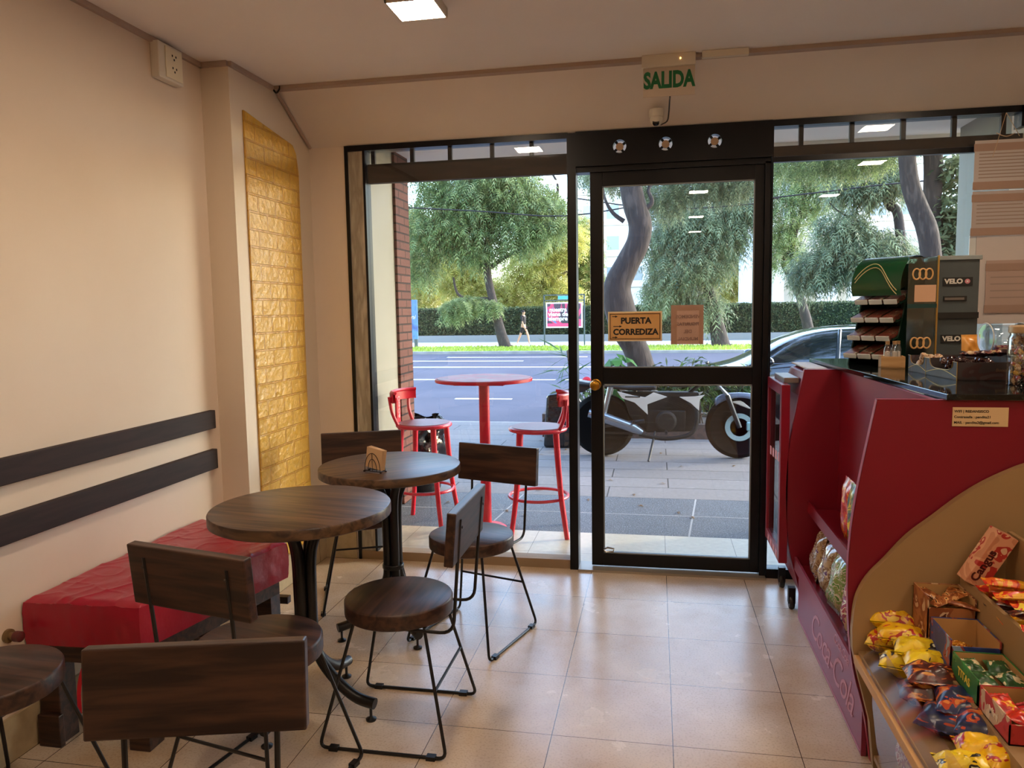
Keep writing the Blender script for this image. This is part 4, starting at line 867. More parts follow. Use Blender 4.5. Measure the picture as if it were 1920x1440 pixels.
struct(MB().box((-90, YK+.35, -.6), (90, y2, ZS+.06)).build('floor_verge_soil', mat('verge_green', '6f9a3a', .9, var=['86b048', '9a9a58'], vscale=1.2), smooth=0))
struct(MB().box((-90, y2, -.6), (90, 60, ZS+.07)).build('floor_far_sidewalk', mat('far_paving', 'a8a6a4', .8), smooth=0))
rn = random.Random(2); b = MB()
for i in range(9000):
    x = rn.uniform(-14, 16); y = rn.uniform(YK+.35, y2); h = rn.uniform(.05, .12); a = rn.uniform(0, 3.14); dx, dy = .03*math.cos(a), .03*math.sin(a)
    b.mesh([(x-dx, y-dy, ZS+.06), (x+dx, y+dy, ZS+.06), (x+rn.uniform(-.03, .03), y, ZS+.06+h)], [(0, 1, 2)])
tag(b.build('verge_grass', leafmat('grass_blade', ['95ac3a', '7c9430', 'b8c060'], .4), smooth=0), 'bright green grass strip along the far side of the avenue', 'grass', kind='stuff')
YH = y3+.1
LW = struct(MB().box((-90, YH, ZS), (90, YH+.22, ZS+.42)).build('wall_park', mat('park_wall', '7c7f80', .8), smooth=0))
# flanking wall outside: white render then brick pier
struct(MB().box((-2.2, 4.15, 0), (-1.85, 5.21, 3.2)).build('wall_outside_left', mat('outside_white', '8e8b7d', .6, var='848172', vscale=2), smooth=0))
BR = brick_mat('pier_brick', '74493e', '623a30', '2a1c18', .22, .0605, .007, 'YZ', .8, .8, .5)
struct(MB().box((-2.2, 5.21, 0), (-1.83, 5.50, 3.2)).build('wall_brick_pier', BR, smooth=0))
struct(MB().box((-12, 5.50, 0), (-2.2, 5.6, 3.2)).build('wall_neighbour', mat('neighbour_wall', 'a09888', .8), smooth=0))
# canopy / balcony above the entrance
CAN = mat('canopy_white', 'e6e0d6', .8, bump=.1, bscale=8)
zc_ = 2.56; yc_ = W(860, 304, Z=zc_).y
struct(MB().box((-8, 4.15, zc_), (8, yc_, zc_+.25)).build('ceiling_canopy', CAN, smooth=0))
b = MB(); b.box((-8, yc_-.06, zc_-.045), (8, yc_, zc_)); b.box((-8, yc_-.9, zc_-.02), (8, yc_-.82, zc_)); struct(b.build('trim_8', CAN, smooth=0))
struct(MB().box((-8, 4.07, 2.34), (8, 4.15, 3.3)).build('wall_front_upper', PAINTW, smooth=0))
struct(MB().box((1.95, 4.10, 0), (2.2, 5.5, 3.2)).build('wall_outside_right', MATS['outside_white'], smooth=0))

# ------------------------------------------------------------------ bar table and stools outside
t = thing('bar_table', 'tall round red table with worn wooden top outside the window', 'table', (-1.09, 4.70, 0))
MB().lathe([(0, .968), (.29, .968), (.305, .975), (.305, .988), (.30, .993), (0, .993)], seg=56).build('tabletop', mat('worn_red_top', '8a5a44', .45, var=['b0302e', '9c7a60'], vscale=5), t)
MB().lathe([(.312, .970), (.314, .972), (.314, .988), (.312, .990), (.306, .990), (.306, .970), (.312, .970)], seg=56).build('rim', REDP, t)
MB().lathe([(.034, .02), (.034, .965)], seg=24).build('pole', REDP, t)
MB().box((-.16, -.16, .955), (.16, .16, .967)).build('top_bracket', REDP, t, smooth=0)
MB().lathe([(0, 0), (.13, 0), (.132, .006), (.12, .014), (.04, .02), (0, .02)], seg=40).build('base', REDP, t)
def make_stool(label):
    t = thing('bar_stool', label, 'stool', (0, 0, 0), 0, 'red metal bar stools outside')
    MB().lathe([(0, .672), (.168, .672), (.176, .680), (.168, .688), (0, .688)], seg=40).build('seat', mat('stool_seat_wood', '7c3a34', .4, var='8a4a3c', vscale=8), t)
    b = MB(); b.tube([(.175*math.cos(a), .175*math.sin(a), .672) for a in [2*PI*k/40 for k in range(40)]], .013, 8, closed=True); b.build('seat_ring', REDP, t)
    for (sx, sy) in ((1, 1), (-1, 1), (1, -1), (-1, -1)):
        P = bez([(sx*.112, sy*.112, .672), (sx*.125, sy*.125, .45), (sx*.14, sy*.145, .22), (sx*.165, sy*.175, 0)], 12)
        MB().tube(P, [.020-.005*i/(len(P)-1) for i in range(len(P))], 10).build('leg', REDP, t)
    b = MB(); b.tube([(.182*math.cos(a), .188*math.sin(a), .24) for a in [2*PI*k/40 for k in range(40)]], .010, 8, closed=True); b.build('foot_ring', REDP, t)
    for s in (-1, 1):
        MB().tube(bez([(s*.115, -.125, .66), (s*.13, -.165, .76), (s*.15, -.175, .87)], 8), .012, 8).build('back_upright', REDP, t)
    b = MB()
    def rail(u, v):
        a = rd(-150+120*u); return (.19*math.cos(a)*1.0, -.045+.16*math.sin(a), .83+.065*v)
    b.grid(rail, 20, 2); b.grid(lambda u, v: (lambda p: (p[0]*1.06, p[1]*1.06-.002, p[2]))(rail(1-u, v)), 20, 2)
    b.tube([rail(u/20, 1) for u in range(21)], .011, 8)
    ra = b.build('back_rail', REDP, t)
    b = MB(); b.box((-.03, -.195, .68), (.03, -.18, .85)); b.build('back_splat', REDP, t, smooth=0, bevel=.004)
    text('lettering', 'Coca-Cola', .04, (0, -.178, .79), (0, 0, -1), (1, 0, 0), mat('white_script', 'e8dcd8', .5), t, shear=.3, space=.85)
    return t
s1 = make_stool('red metal bar stool left of the tall red table, near the white wall'); s1.location = (-1.52, 4.76, 0); s1.rotation_euler.z = R_(-1, -.10)
dup(s1, (-.735, 4.66, 0), R_(1, -.15), 'red metal bar stool right of the tall red table, partly behind the door post')
# bin with black rubbish bag
t = thing('rubbish_bin', 'black rubbish bin lined with a shiny black bag, behind the left red stool', 'bin', (W(795, 850, Y=5.7).x, 5.70, 0))
MB().lathe([(0, 0), (.12, 0), (.13, .02), (.145, .32), (.14, .33)], seg=28).build('bucket', mat('bin_black', '15161a', .5), t)
BAGM = mat('bag_black', '0a0a0c', .16, spec=.8, bump=1.0, bscale=10)
b = MB()
def bagf(u, v):
    a = 2*PI*u; r = (.140+.035*math.sin(PI*v))*(1-.22*v**3)+.05*mn.noise(Vector((math.cos(a)*2.2, math.sin(a)*2.2, v*3)))+.012*math.sin(a*11+v*9)*(1-.5*v)+.012*mn.noise(Vector((math.cos(a)*9, math.sin(a)*9, v*9))); return (r*math.cos(a), r*math.sin(a), .26+.33*v+.02*math.sin(a*3)*v)
b.grid(bagf, 48, 16); b.build('bag', BAGM, t)
# ------------------------------------------------------------------ leaves and trees
def leaf_cloud(name, blobs, n, L_, wd_, M_, parent=None, seed=1, droop=.5, label=None, cat=None, kind=None, shell=.55, comb=False):
    rn = random.Random(seed); V = []; F = []; tot = sum(b_[4]*b_[5] if len(b_) > 5 else b_[3]*b_[4] for b_ in blobs)
    for B_ in blobs:
        cx, cy, cz, rx, ry, rz = B_; k = int(n*(rx*rz)/sum(q_[3]*q_[5] for q_ in blobs))
        for i in range(k):
            a = rn.uniform(0, 2*PI); ct = rn.uniform(-1, 1); st = math.sqrt(1-ct*ct); rr = shell+(1-shell)*rn.random()**.7
            if rn.random() < .18: rr *= rn.random()
            p = Vector((cx+rx*rr*st*math.cos(a), cy+ry*rr*st*math.sin(a), cz+rz*rr*ct))
            az = rn.uniform(0, 2*PI); el = rn.gauss(-droop*.7, .45)
            d = Vector((math.cos(az)*math.cos(el), math.sin(az)*math.cos(el), math.sin(el))); l_ = L_*rn.uniform(.6, 1.3)
            sd_ = d.cross(Vector((rn.gauss(0, .5), rn.gauss(0, .5), 1))).normalized()*wd_*rn.uniform(.6, 1.2)*.5
            if comb:   # feathery frond: a midrib with thin leaflets on both sides
                o = len(V); nj = 6; q_ = []
                for j in range(nj+1):
                    t_ = j/nj; q_.append(p+d*l_*t_-Vector((0, 0, droop*l_*.38*t_*t_)))
                V += [tuple(x) for x in q_]
                for j in range(nj):
                    w_ = sd_*(1.25-.9*abs(j/nj-.4)*1.6)
                    for sg in (1, -1):
                        k2 = len(V); V.append(tuple(q_[j]+w_*sg*2+(q_[j+1]-q_[j])*1.1-Vector((0, 0, .12*l_*.3)))); V.append(tuple(q_[j]+(q_[j+1]-q_[j])*.42)); F.append((o+j, k2+1, k2)); F.append((o+j, o+j+1, k2+1)) if sg > 0 and j % 2 == 0 else None
            else:
                m1 = p+d*l_*.5; e = p+d*l_-Vector((0, 0, droop*l_*.4)); o = len(V)
                V += [tuple(p), tuple(m1+sd_), tuple(m1-sd_), tuple(e)]; F += [(o, o+1, o+2), (o+1, o+3, o+2)]
    me = bpy.data.meshes.new(name); me.from_pydata(V, [], F); me.materials.append(M_); o = bpy.data.objects.new(name, me); COL.objects.link(o)
    if parent: o.parent = parent
    if label: tag(o, label, cat, None, kind)
    return o
BARK = mat('bark', '352c2a', .9, var=['282120', '463c38'], vscale=6, vstretch=(3, 3, .8), bump=.8, bscale=12)
BARKD = mat('bark_far', '4a3b33', .9, var='5e4d42', vscale=4, bump=.5, bscale=8)
def trunk_px(Y, pts, name, parent, M_=BARK, zb=None):
    """pts: (px, py, width px) along the limb, at depth Y"""
    P = []; R = []
    for i, (x, y, w_) in enumerate(pts):
        p = W(x, y, Y=Y); P.append(p); R.append(w_*Y/CAM_F/2)
    if zb is not None: P.insert(0, Vector((P[0].x, P[0].y, zb))); R.insert(0, R[0]*1.25)
    n = 6*(len(P)-1); Q = bez(P, n); k = len(Q); rr = []
    for i in range(k):
        f = i/(k-1)*(len(P)-1); j = min(int(f), len(P)-2); rr.append(R[j]+(R[j+1]-R[j])*(f-j))
    b = MB(); b.tube(Q, rr, 12); return b.build(name, M_, parent, smooth=60)
def blobs_px(Y, L_, dy=1.0):
    out = []
    for (x, y, rx, rz) in L_:
        p = W(x, y, Y=Y); k = Y/CAM_F; out.append((p.x, p.y, p.z, rx*k, rx*k*dy, rz*k))
    return out
JAC = leafmat('jacaranda_leaf', ['566c40', '8c9c62', '42583a', 'a8b480'], .45)
JAC2 = leafmat('teal_leaf', ['586850', '86926e', '3e4c3a', '98a27c'], .4)
YEL = leafmat('park_leaf', ['a6a448', 'c4ba68', '84903e', 'd4c888'], .5)
OLV = leafmat('olive_leaf', ['6f8a3e', '8fa352', 'b09a62', '4f6e34'], .5)
yt = y2-.6
# far verge jacaranda
t = thing('street_tree', 'feathery green jacaranda across the avenue, centred in the left window', 'tree')
trunk_px(yt, [(948, 652, 24), (938, 620, 20), (926, 570, 16), (915, 520, 15), (913, 470, 13), (918, 425, 12), (922, 380, 9)], 'trunk', t, zb=ZS)
trunk_px(yt, [(926, 565, 9), (905, 560, 7), (880, 562, 6), (858, 550, 5), (850, 520, 4)], 'branch', t)
trunk_px(yt, [(922, 500, 9), (950, 480, 8), (985, 462, 8), (1012, 430, 7), (1038, 395, 6), (1046, 350, 5), (1035, 325, 4)], 'branch', t)
trunk_px(yt, [(913, 470, 8), (895, 450, 7), (880, 430, 5), (850, 410, 3)], 'branch', t)
leaf_cloud('crown', blobs_px(yt, [(820, 400, 62, 55), (895, 370, 75, 55), (970, 365, 70, 50), (1020, 395, 55, 50), (800, 450, 50, 40), (870, 430, 70, 45), (980, 430, 60, 40), (830, 340, 60, 35), (940, 320, 70, 35), (790, 500, 35, 25), (900, 470, 50, 25)]), 8500, .75, .17, JAC, t, 3, .7, comb=True)
leaf_cloud('low_foliage', blobs_px(yt-.3, [(880, 565, 40, 12), (850, 578, 25, 18), (925, 570, 16, 10)]), 900, .5, .16, JAC, t, 4, .9, comb=True)
# park trees behind the hedge
PK = [('yellow-green park tree behind the hedge, at the left of the shop window', 50, [(790, 540, 14), (800, 480, 10), (790, 430, 6)], [(800, 500, 60, 60), (770, 440, 40, 60), (800, 555, 50, 30)], YEL, 6),
      ('yellow-green park tree behind the hedge, under the jacaranda crown', 46, [(865, 575, 9), (855, 530, 8), (838, 480, 6)], [(860, 500, 60, 60), (900, 545, 60, 35), (960, 555, 50, 28)], YEL, 7),
      ('bare twisting park tree behind the hedge, right of the jacaranda', 44, [(1010, 578, 10), (1025, 545, 8), (1045, 520, 6), (1075, 505, 4)], [(1000, 500, 60, 50), (1050, 450, 50, 40), (1040, 550, 50, 30)], YEL, 8),
      ('olive park tree behind the advertising poster', 48, [(1085, 575, 12), (1095, 500, 9), (1090, 430, 6)], [(1085, 470, 40, 70), (1100, 540, 40, 40)], OLV, 9),
      ('pale park tree above the hedge between the door sign and the car', 55, [(1360, 570, 10), (1365, 510, 7)], [(1370, 520, 45, 40), (1350, 480, 30, 25)], YEL, 10),
      ('dark green park tree farthest left behind the brick pier', 60, [(700, 570, 12), (705, 480, 8)], [(740, 470, 60, 90)], JAC, 11)]
for lb, Y, tr, bl_, M_, sdn in PK:
    t = thing('park_tree', lb, 'tree', (0, 0, 0), 0, 'trees in the park behind the hedge')
    trunk_px(Y, tr, 'trunk', t, BARKD, zb=ZS); leaf_cloud('crown', blobs_px(Y, bl_, .8), 4200, .8, .2, M_, t, sdn, .5, comb=True)
    if sdn == 8:
        for br_ in ([(1025, 545, 5), (1012, 520, 5), (1005, 490, 4), (1020, 485, 4), (1035, 500, 3), (1045, 490, 3)], [(1010, 575, 6), (985, 560, 4), (970, 530, 3)], [(1012, 520, 4), (990, 500, 3), (975, 480, 2)]): trunk_px(Y, br_, 'branch', t, BARKD)
# hedge
zt_ = W(900, 577, Y=YH+1.1).z
hd = thing('hedge', 'long clipped dark green hedge behind the low wall across the avenue', 'hedge')
MB().box((-60, YH+.75, ZS), (60, YH+1.9, zt_-.06)).build('hedge_core', mat('hedge_core', '1c2a1a', .9), hd, smooth=0)
rn = random.Random(9); V = []; F = []
for i in range(26000):
    x = rn.uniform(-13, 19); topq = rn.random() < .25
    if topq: y, z = rn.uniform(YH+.6, YH+1.8), zt_-rn.random()*.07
    else: y, z = YH+.58+rn.random()*.16, rn.uniform(ZS+.42, zt_)
    d = Vector((rn.gauss(0, 1), rn.gauss(-.6, .6), rn.gauss(.3, .8))).normalized()*rn.uniform(.07, .13); s_ = d.cross(Vector((rn.gauss(0, 1), rn.gauss(0, 1), rn.gauss(0, 1)))).normalized()*.035
    o = len(V); V += [(x-s_.x, y-s_.y, z-s_.z), (x+s_.x, y+s_.y, z+s_.z), (x+d.x, y+d.y, z+d.z)]; F.append((o, o+1, o+2))
me = bpy.data.meshes.new('hedge_leaves'); me.from_pydata(V, [], F); me.materials.append(leafmat('hedge_leaf', ['30442a', '4a5a3a', '26341f', '728058'], .25)); o = bpy.data.objects.new('hedge_leaves', me); COL.objects.link(o); o.parent = hd
# verge trees seen through the door and the right window
t = thing('street_tree', 'leaning jacaranda on the far verge behind the mirrored paper notice', 'tree')
trunk_px(yt, [(1352, 650, 34), (1346, 620, 28), (1338, 580, 22), (1325, 530, 18), (1322, 480, 16), (1318, 420, 12), (1300, 370, 9)], 'trunk', t, zb=ZS)
trunk_px(yt, [(1338, 585, 12), (1300, 570, 10), (1265, 548, 9), (1240, 522, 8)], 'branch', t)
leaf_cloud('crown', blobs_px(yt, [(1290, 500, 75, 40), (1340, 440, 60, 60), (1250, 540, 50, 30), (1300, 400, 60, 40), (1320, 570, 40, 30), (1395, 380, 55, 40), (1250, 450, 40, 50)]), 5200, .75, .15, JAC2, t, 5, .9, comb=True)
t = thing('street_tree', 'slender forked tree on the far verge, left part of the right window', 'tree')
trunk_px(yt, [(1522, 650, 20), (1512, 600, 18), (1498, 548, 14), (1488, 500, 11), (1486, 460, 10), (1496, 420, 8), (1506, 380, 7), (1512, 330, 5), (1502, 295, 3)], 'trunk', t, zb=ZS)
trunk_px(yt, [(1498, 550, 9), (1480, 520, 7), (1467, 492, 6), (1480, 470, 6), (1484, 450, 5)], 'branch', t); trunk_px(yt, [(1488, 450, 7), (1484, 410, 5), (1496, 350, 4), (1494, 300, 3)], 'branch', t); trunk_px(yt, [(1505, 410, 5), (1530, 385, 4), (1550, 360, 3)], 'branch', t)
leaf_cloud('crown', blobs_px(yt, [(1480, 370, 55, 70), (1540, 340, 50, 50), (1465, 460, 40, 40)]), 2300, .6, .13, JAC, t, 12, .8, comb=True)
t = thing('street_tree', 'branching tree with drooping teal leaves left of the thick trunks, right window', 'tree')
Y_ = 22
trunk_px(Y_, [(1700, 620, 20), (1694, 520, 18), (1684, 405, 16), (1668, 385, 14), (1652, 352, 13), (1632, 320, 10), (1615, 305, 8), (1590, 300, 5)], 'trunk', t, zb=ZS)
trunk_px(Y_, [(1655, 355, 8), (1660, 320, 6), (1655, 285, 5)], 'branch', t); trunk_px(Y_, [(1690, 410, 6), (1676, 380, 5), (1684, 340, 4), (1672, 318, 4), (1648, 295, 3)], 'branch', t); trunk_px(Y_, [(1640, 440, 4), (1618, 420, 4), (1575, 398, 3), (1555, 380, 2)], 'branch', t)
leaf_cloud('crown', blobs_px(Y_, [(1580, 480, 65, 35), (1640, 465, 55, 40), (1530, 500, 45, 30), (1600, 340, 50, 30), (1650, 330, 50, 35), (1580, 420, 50, 25), (1700, 500, 40, 40)]), 4300, .55, .11, JAC2, t, 13, .9, comb=True)
# near sidewalk trees
t = thing('sidewalk_tree', 'thick crooked tree trunk on the near sidewalk seen through the door', 'tree')
Y_ = 8.75
trunk_px(Y_, [(1206, 720, 56), (1200, 680, 48), (1190, 650, 46), (1172, 610, 58), (1160, 570, 56), (1158, 535, 50), (1176, 495, 44), (1196, 455, 42), (1200, 420, 42), (1190, 385, 42), (1182, 345, 40), (1178, 290, 40)], 'trunk', t, zb=0)
trunk_px(Y_, [(1170, 415, 9), (1150, 400, 7), (1135, 375, 5), (1128, 340, 4)], 'branch', t); trunk_px(Y_, [(1200, 400, 12), (1222, 380, 8), (1216, 355, 6), (1232, 335, 5)], 'branch', t)
leaf_cloud('crown', blobs_px(Y_+3, [(1240, 365, 50, 40), (1310, 330, 60, 40), (1150, 320, 70, 30), (1380, 330, 60, 35)], 1.5), 3500, .2, .05, JAC2, t, 15, .9, comb=True)
t = thing('sidewalk_tree', 'thick smooth tree trunk nearest in the right window', 'tree')
Y_ = 10.5
trunk_px(Y_, [(1752, 640, 36), (1750, 540, 34), (1746, 480, 33), (1738, 430, 34), (1722, 390, 32), (1708, 350, 30), (1702, 310, 28), (1698, 260, 28), (1690, 200, 26)], 'trunk', t, zb=0)
leaf_cloud('crown', blobs_px(Y_+2, [(1650, 250, 80, 50), (1500, 290, 70, 30), (1590, 300, 60, 20)], 1.5), 2500, .22, .06, JAC, t, 16, .9, comb=True)
t = thing('sidewalk_tree', 'second thick upright trunk just behind, with bushy leaves at its right', 'tree')
Y_ = 12.2
trunk_px(Y_, [(1758, 640, 36), (1756, 540, 34), (1752, 440, 30), (1748, 380, 29), (1750, 320, 30), (1748, 250, 30)], 'trunk', t, zb=0)
leaf_cloud('crown', blobs_px(Y_, [(1790, 400, 40, 45), (1775, 450, 30, 40), (1815, 440, 35, 50), (1795, 320, 40, 30)]), 3000, .14, .07, JAC2, t, 17, .3)
leaf_cloud('high_crown', [(3.5, 9.5, 5.6, 4.2, 2.6, 1.5), (8.5, 10.0, 6.2, 3.5, 3.0, 1.5), (.2, 9.0, 6.2, 3.0, 2.2, 1.5)], 9000, .42, .16, JAC2, t, 18, .6, comb=True)
# ------------------------------------------------------------------ planter strip on the sidewalk
PLB = print_mat('planter_brick', ['3a2a24', '4a342c', '2c211d', '5a4438'], 5, .85)
t = thing('brick_planter', 'low dark brick planter box under the sidewalk tree, behind the motorcycle', 'planter')
p0 = W(1012, 826, Z=0); b = MB(); b.box((-1.25, 8.25, 0), (-.86, 8.62, .26)); b.box((-.86, 8.25, 0), (1.35, 8.35, .16)); b.box((-.86, 9.15, 0), (1.35, 9.25, .16)); b.box((1.25, 8.25, 0), (1.35, 9.25, .16)); b.build('wall', PLB, t, smooth=0)
MB().box((-.86, 8.35, .0), (1.25, 9.15, .12)).build('soil', mat('soil', '2c231c', .95), t, smooth=0)
def bush(label, x, y, z, r, h, n, L_, w_, M_, seed, droop=.3):
    t = thing('planter_shrub', label, 'shrub', (0, 0, 0), 0, 'shrubs in the brick planter')
    leaf_cloud('leaves', [(x, y, z+h*.6, r, r*.7, h*.5)], n, L_, w_, M_, t, seed, droop, shell=.3); rn = random.Random(seed)
    b = MB()
    for i in range(5): b.tube([(x+rn.uniform(-.05, .05), y, z), (x+rn.uniform(-r, r)*.6, y+rn.uniform(-.1, .1), z+h*.9)], .008, 5)
    b.build('stems', BARKD, t)
DKL = leafmat('shrub_leaf', ['2c4424', '46622e', '1f3320', '6e8a4a'], .3)
bush('broad-leaved plant left of the crooked trunk, behind the door', -.42, 8.5, .12, .16, .75, 90, .2, .14, leafmat('broad_leaf', ['3c6e3a', '5a8f4a', '2c5a34'], .4), 31, .6)
bush('leafy shrub right of the crooked trunk, under the paper notice', .10, 8.7, .12, .32, .62, 700, .12, .03, DKL, 32)
bush('spiky shrub between the notice and the car roof', .48, 8.6, .12, .30, .72, 600, .14, .03, DKL, 33)
bush('low shrub behind the motorcycle front wheel', .95, 8.6, .12, .28, .6, 600, .11, .03, DKL, 34)
bush('thin grassy plant at the left end of the planter', -.95, 8.45, .2, .12, .85, 60, .3, .02, leafmat('reed_leaf', ['4a6a44', '3a5a3a', '6a8a5a'], .4), 35, .2)
p_ = W(1100, 712, Y=8.4); t = thing('flowering_plant', 'single red flower on thin stems left of the door knob, outside', 'flower')
MB().ball((p_.x, p_.y, p_.z), (.05, .04, .035), 10).build('flower_head', mat('flower_red', 'd01c34', .5), t)
b = MB()
for k in range(4): b.tube(bez([(p_.x, p_.y, p_.z-.03), (p_.x+.03*k-.05, p_.y, p_.z-.2), (p_.x+.02*k-.03, p_.y, .1)], 6), .005, 5)
b.build('stem', BARKD, t)
leaf_cloud('leaves', [(p_.x, p_.y, p_.z-.15, .10, .06, .12)], 40, .14, .05, JAC, t, 44, .4)
# ------------------------------------------------------------------ buildings
BW = mat('building_white', 'e9e6e0', .8, var='dedad2', vscale=.2)
def building(label, Y, x0, x1, ytop, ybot, rows, cols, dpt=14, mw=BW, wm=None, balc=False, x_pad=0):
    a, c = W(x0, ybot, Y=Y), W(x1, ybot, Y=Y); z1 = W((x0+x1)/2, ytop, Y=Y).z; t = thing('apartment_building', label, 'building')
    MB().box((a.x, Y, ZS), (c.x, Y+dpt, z1)).build('walls', mw, t, smooth=0)
    wm = wm or mat('far_window', '7f8c98', .15, spec=.8); rng = c.x-a.x
    cw = rng/cols; rh = 3.0; n = int((z1-1)/rh)
    for r in range(min(n, rows)):
        z = z1-1.2-rh*r
        for k in range(cols):
            x = a.x+cw*(k+.5); w_ = min(.9, cw*.3); f = MB().box((x-w_, Y-.06, z-1.5), (x+w_, Y, z)).build('window', mat('window_frame_white', 'f0f0ee', .5), t, smooth=0)
            MB().box((x-w_+.08, Y-.08, z-1.42), (x+w_-.08, Y-.05, z-.08)).build('glass', wm, f, smooth=0)
        b = MB(); b.box((a.x, Y-.25, z-2.05), (c.x, Y, z-1.95)); b.build('ledge', mw, t, smooth=0)
    return t
building('tall white apartment block far behind the trees, seen through the door', 75, 1085, 1215, 240, 585, 9, 3)
building('white apartment block with rows of windows at upper right of the door', 68, 1325, 1450, 230, 585, 9, 4)
building('white building far behind the right window trees', 90, 1450, 1960, 250, 585, 9, 9)
building('bluish white building glimpsed between door trees', 95, 1215, 1325, 300, 585, 8, 3, mw=mat('building_pale_blue', 'cfdbe6', .7))
# low pavilion with columns
t = thing('pavilion', 'low pale pavilion with flat roof band and columns behind the hedge, right window', 'building')
Yp = 50; a, c = W(1442, 560, Y=Yp), W(1850, 560, Y=Yp); zr0, zr1 = W(1500, 480, Y=Yp).z, W(1500, 440, Y=Yp).z
MB().box((a.x, Yp, zr0), (c.x, Yp+12, zr1)).build('roof_band', mat('pavilion_beige', 'b3a494', .8), t, smooth=0)
MB().box((a.x, Yp+5, ZS), (c.x, Yp+5.3, zr0)).build('rear_wall', mat('pavilion_wall', 'd8d0c2', .8), t, smooth=0)
for px in (1460, 1500, 1542, 1560, 1600, 1660, 1720, 1790): x = W(px, 520, Y=Yp+.5).x; MB().box((x-.3, Yp+.3, ZS), (x+.3, Yp+.9, zr0)).build('column', BW, t, smooth=0)
t = thing('gate_pillar', 'tall pale square pillar above the hedge at the right side of the door glass', 'pillar')
Yq = 44; a, c = W(1387, 580, Y=Yq), W(1412, 580, Y=Yq); MB().box((a.x, Yq, ZS), (c.x, Yq+.8, W(1400, 440, Y=Yq).z)).build('shaft', mat('pillar_pale', 'c9cfd6', .7), t, smooth=0)
MB().box((a.x-.12, Yq-.1, W(1400, 452, Y=Yq).z), (c.x+.12, Yq+.9, W(1400, 438, Y=Yq).z)).build('capital', MATS['pillar_pale'], t, smooth=0)
t = thing('lamp_post', 'thin pale grey street lamp post at the right of the window, beyond trees', 'lamp post')
p = W(1796, 560, Y=24); MB().tube([(p.x, 24, ZS), (p.x, 24, 7)], [.07, .05], 12).build('pole', mat('post_grey', 'b4b8bc', .5), t); MB().tube([(p.x, 24, 7), (p.x-.5, 24, 7.2)], .03, 8).build('arm', MATS['post_grey'], t); MB().box((p.x-.9, 23.9, 7.14), (p.x-.45, 24.1, 7.24)).build('lamp_head', MATS['post_grey'], t, smooth=0)
# overhead cables
for (y_, pts, lb) in ((20, [(560, 380), (880, 395), (1060, 405), (1250, 378), (1460, 372)], 'thin overhead cable crossing the door glass, upper'), (20, [(1080, 372), (1250, 392), (1440, 380)], 'thin overhead cable crossing the door glass, lower'), (19, [(1440, 372), (1560, 358), (1660, 346), (1840, 330)], 'overhead cable sloping across the right window')):
    tag(MB().tube(bez([W(x, y, Y=y_) for x, y in pts], 18), .018, 5).build('overhead_cable', INK), lb, 'cable')
# advertising poster and blue panel
Yb = y2-.3
t = thing('advertising_poster', 'pink and dark advertising poster in a metal frame on the verge across the avenue', 'poster')
a, c = W(1024, 615, Y=Yb), W(1092, 566, Y=Yb)
MB().box((a.x, Yb, a.z), (c.x, Yb+.08, c.z)).build('poster_border', mat('poster_white', 'e4d8e0', .5), t, smooth=0)
MB().box((a.x+.06, Yb-.01, a.z+.06), (c.x-.06, Yb, c.z-.06)).build('poster_print', print_mat('poster_ink', ['1c1420', '3a1a34', 'c42a5a', '5a6a9a'], 1.1, .5), t, smooth=0)
MB().box((a.x+.06, Yb-.015, a.z+.06), (c.x-.06, Yb-.009, a.z+.2)).build('poster_stripe', mat('poster_pink', 'e83a6a', .5), t, smooth=0)
for i, s_ in enumerate(('nuestra', 'viene de', 'siempre')): text('lettering', s_, .26, (a.x+.55, Yb-.02, c.z-.33-.2*i), (1, 0, 0), (0, 0, 1), mat('poster_white_ink', 'e8e4ea', .5), t, bold=.008)
b = MB()
for x in (a.x-.08, c.x+.08): b.box((x-.03, Yb, ZS), (x+.03, Yb+.06, c.z+.35))
b.box((a.x-.08, Yb, c.z+.30), (c.x+.08, Yb+.06, c.z+.35)); b.box((a.x-.08, Yb, c.z+.06), (c.x+.08, Yb+.06, c.z+.11)); b.build('metal_frame', mat('poster_frame', '3a4444', .5), t, smooth=0)
MB().box((a.x+.55, Yb-.02, c.z+.13), (a.x+1.0, Yb+.0, c.z+.28)).build('small_blue_plate', mat('plate_blue', '4aa0d8', .5), t, smooth=0)
t = thing('street_panel', 'blue street advertising panel beside the brick pier, across the avenue', 'panel')
a, c = W(752, 636, Y=Yb), W(781, 562, Y=Yb)
MB().box((a.x, Yb, a.z), (c.x, Yb+.12, c.z)).build('panel', mat('panel_blue', '3a62a8', .4, var=['4a78c0', '2c4a88'], vscale=2), t, smooth=0)
text('lettering', 'Cami', .3, ((a.x+c.x)/2, Yb-.01, c.z-.8), (1, 0, 0), (0, 0, 1), MATS['poster_white_ink'], t, shear=.3)
MB().box((c.x-.16, Yb, ZS), (c.x-.02, Yb+.1, a.z)).build('post', MATS['poster_frame'], t, smooth=0)
